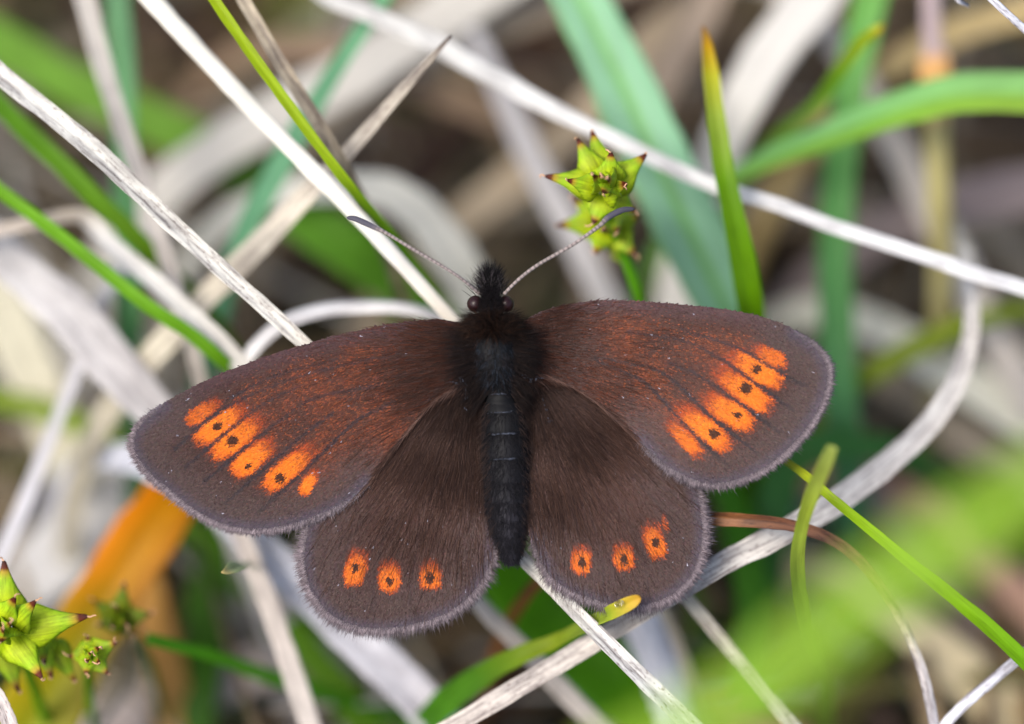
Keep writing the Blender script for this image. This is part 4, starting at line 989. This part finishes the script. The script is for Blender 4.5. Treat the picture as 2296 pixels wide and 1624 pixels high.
body_hairs('abdomen_side_hair', (900, 1235), 1500, (14, 34), lambda y, a: np.column_stack([np.sign(np.cos(a)) * 0.75, -np.ones(len(y)), np.zeros(len(y))]), lambda y, a: np.where((np.abs(np.cos(a)) > 0.6)[:, None], lin((66, 52, 47))[None], lin((34, 32, 35))[None]) * rng.uniform(0.5, 1.2, (len(y), 1)), 0.9, 0.1, 0.5)
body_hairs('collar_hair', (706, 750), 3600, (26, 58), lambda y, a: np.column_stack([np.cos(a) * 1.3, -0.25 + 0.5 * rng.normal(0, 1, len(y)), 0.2 * np.ones(len(y))]), cols_of((24, 16, 13), (20, 14, 13), (34, 22, 16), (16, 12, 12), (56, 36, 24)), 1.2, 0.3)
body_hairs('head_hair', (650, 715), 1500, (8, 24), lambda y, a: np.column_stack([np.cos(a) * 0.7, 0.25 + 0.3 * rng.normal(0, 1, len(y)), np.zeros(len(y))]), cols_of((14, 12, 13), (22, 18, 18), (34, 30, 34)), 1.1, 0.5, 0.26)
# palp tuft in front of the head
n = 1700
u = rng.random(n) ** 1.2
R = B(1098 + rng.normal(0, 1, n) * (13 - 7 * u), 662 - 42 * u + rng.normal(0, 2, n), 0.3 + rng.normal(0, 0.15, n))
d = np.column_stack([rng.normal(0, 0.44, n) + (R[:, 0] - B(1098, 0, 0)[0]) * 1.1, 1.0 + 0 * u, rng.normal(0.1, 0.25, n)])
c = np.where((rng.random(n) < 0.85)[:, None], lin((16, 14, 15))[None], lin((70, 64, 66))[None]) * rng.uniform(0.6, 1.3, (n, 1))
hair_mesh('palp_hair', R, d, rng.uniform(16, 48, n) / PPM, rng.uniform(0.9, 1.6, n) / PPM, c, c * 2.2, body, seg=3, kind='stuff', jitter=0.10)
# pale scale lines across the abdomen joints and dust at the wing roots
R, Dd, Ln = [], [], []
for yb, x0, x1, nn in ((926, 1092, 1146, 26), (974, 1102, 1152, 46), (1030, 1106, 1150, 46), (884, 1100, 1128, 16)):
    xs = rng.uniform(x0, x1, nn)
    hw = np.interp(yb, Bd[:, 1], Bd[:, 3]); hd = np.interp(yb, Bd[:, 1], Bd[:, 4]); cx = np.interp(yb, Bd[:, 1], Bd[:, 0])
    zz = hd * np.sqrt(np.clip(1 - ((xs - cx) / hw) ** 2, 0.05, 1)) + 0.10
    R.append(B(xs, yb + rng.normal(0, 0.8, nn) - 0.06 * (xs - x0), zz)); Dd.append(np.column_stack([np.ones(nn), 0.12 + rng.normal(0, 0.12, nn), rng.normal(0, 0.05, nn)])); Ln.append(rng.uniform(5, 12, nn))
for (x0, y0, x1, y1, nn) in ((1008, 856, 1030, 858, 7), (1030, 848, 1046, 862, 9), (1190, 852, 1216, 846, 10), (1168, 838, 1196, 856, 8), (1018, 780, 1040, 786, 5), (1030, 800, 1050, 770, 6), (1222, 930, 1234, 946, 5), (1040, 862, 1044, 930, 8), (1210, 880, 1226, 925, 6), (1070, 640, 1072, 642, 2), (1096, 692, 1106, 694, 8)):
    t = rng.random(nn)
    R.append(B(x0 + (x1 - x0) * t + rng.normal(0, 3, nn), y0 + (y1 - y0) * t + rng.normal(0, 2, nn), 1.0 + 0 * t)); a = math.atan2(-(y1 - y0), x1 - x0)
    Dd.append(np.column_stack([np.cos(a) + rng.normal(0, 0.3, nn), np.sin(a) + rng.normal(0, 0.3, nn), np.zeros(nn)])); Ln.append(rng.uniform(3, 9, nn))
R, Dd, Ln = np.vstack(R), np.vstack(Dd), np.concatenate(Ln)
n = len(R)
c = lin((108, 113, 128))[None] * rng.uniform(0.15, 0.8, (n, 1))
hair_mesh('pale_bristle', R, Dd, Ln / PPM, rng.uniform(1.2, 2.2, n) / PPM, c, c, body, seg=2, kind='stuff')

# eyes
for ex, sx in ((1066, 19), (1135, 18)):
    nu, nvv = 18, 24
    th = np.linspace(0.02, math.pi - 0.02, nu); ph = np.linspace(0, math.tau, nvv, endpoint=False)
    X = np.sin(th)[:, None] * np.cos(ph); Y = np.cos(th)[:, None] * np.ones_like(ph); Z = np.sin(th)[:, None] * np.sin(ph)
    V = B(ex + X * sx, 682 + Y * 19, 0.40 + Z * 0.5).reshape(-1, 3)
    i, k = np.meshgrid(np.arange(nu - 1), np.arange(nvv), indexing='ij')
    a_ = (i * nvv + k).ravel(); b_ = (i * nvv + (k + 1) % nvv).ravel()
    q = np.stack([a_, b_, b_ + nvv, a_ + nvv], 1)
    c = np.repeat(lin((36, 13, 15))[None], len(V), 0)
    e = link('eye', mesh_np('eye', V, quads=q, col=c, mat=M_EYE), BF)
    e['label'] = 'dark maroon compound eye'

# antennae
for pts in ([(1076, 660, 0.5), (1040, 630, 1.2), (1003, 605, 1.4), (927, 560, 1.6), (866, 524, 1.5), (838, 510, 1.4), (814, 499, 1.2), (797, 492, 1.0), (779, 489, 0.8)],
            [(1130, 660, 0.7), (1165, 626, 1.2), (1208, 594, 1.4), (1283, 551, 1.6), (1341, 510, 1.5), (1362, 490, 1.4), (1389, 475, 1.2), (1406, 471, 1.0), (1422, 470, 0.8)]):
    A = np.array(pts, float)
    C = catmull(A, 200)
    u = np.linspace(0, 1, 200)
    ring = np.abs(np.sin(u * math.pi * 34))
    shaft = u < 0.76
    r_ = np.interp(u, [0, 0.05, 0.6, 0.74, 0.80, 0.88, 0.95, 0.985, 1.0], [4.2, 3.7, 3.9, 4.6, 6.4, 7.2, 6.6, 5.0, 1.5]) * (1 + 0.06 * (ring - 0.5) * (u < 0.8))
    cA = lin((142, 130, 126))[None] * (0.45 + 0.6 * sstep(0.25, 0.7, ring))[:, None]
    cA *= (1 + rng.normal(0, 0.12, (200, 1)))
    cC = np.repeat(lin((74, 72, 82))[None], 200, 0)
    mix_ = sstep(0.72, 0.84, u)[:, None]
    c = cA * (1 - mix_) + cC * mix_
    W3 = B(C[:, 0], C[:, 1], C[:, 2])
    n1 = int(200 * 0.77)
    V, q, t = tube(W3[:n1 + 1], r_[:n1 + 1] / PPM, 10)
    an = link('antenna', mesh_np('antenna', V, quads=q, tris=t, col=np.vstack([np.repeat(c[:n1 + 1], 10, 0), c[:1], c[n1:n1 + 1]]), mat=M_BODY), BF)
    V, q, t = tube(W3[n1:], r_[n1:] / PPM, 12, 0.75)
    cl = link('club', mesh_np('club', V, quads=q, tris=t, col=np.vstack([np.repeat(c[n1:], 12, 0), c[n1:n1 + 1], c[-1:]]), mat=M_BODY), an)

# walking legs, gripping the straws underneath
for pts in ([(1090, 765, -1.1), (1060, 745, -1.9), (1035, 742, -3.9)], [(1130, 765, -1.1), (1165, 760, -2.0), (1090, 800, -4.0)],
            [(1095, 835, -1.2), (1060, 880, -1.8), (935, 1020, -3.4)], [(1130, 835, -1.2), (1170, 880, -1.8), (1180, 905, -4.4)]):
    C = catmull(np.array([(*B(*p),) for p in pts]), 24)
    V, q, t = tube(C, np.linspace(0.16, 0.07, 24), 7)
    link('leg', mesh_np('leg', V, quads=q, tris=t, col=np.repeat(lin((40, 32, 30))[None], len(V), 0), mat=M_BODY), BF)

# water drop held in the fold of the yellow-tipped leaf
ctr = P3(1388, 1354, -1.9)
nu, nvv = 12, 18
th = np.linspace(0.03, math.pi - 0.03, nu); ph = np.linspace(0, math.tau, nvv, endpoint=False)
V = np.stack([np.sin(th)[:, None] * np.cos(ph) * 0.26, np.sin(th)[:, None] * np.sin(ph) * 0.17, np.cos(th)[:, None] * np.ones_like(ph) * 0.18], -1).reshape(-1, 3)
V = V @ np.array([[0.88, 0.45, 0], [-0.45, 0.88, 0], [0, 0, 1]])
V = ctr + V[:, :1] * RIGHT + V[:, 1:2] * UP + V[:, 2:] * BACK
i, k = np.meshgrid(np.arange(nu - 1), np.arange(nvv), indexing='ij')
a_ = (i * nvv + k).ravel(); b_ = (i * nvv + (k + 1) % nvv).ravel()
o = link('water_drop', mesh_np('water_drop', V, quads=np.stack([a_, a_ + nvv, b_ + nvv, b_], 1), mat=M_WATER))
tag(o, 'tiny clear water drop in the fold of the yellow-tipped leaf', 'water drop')
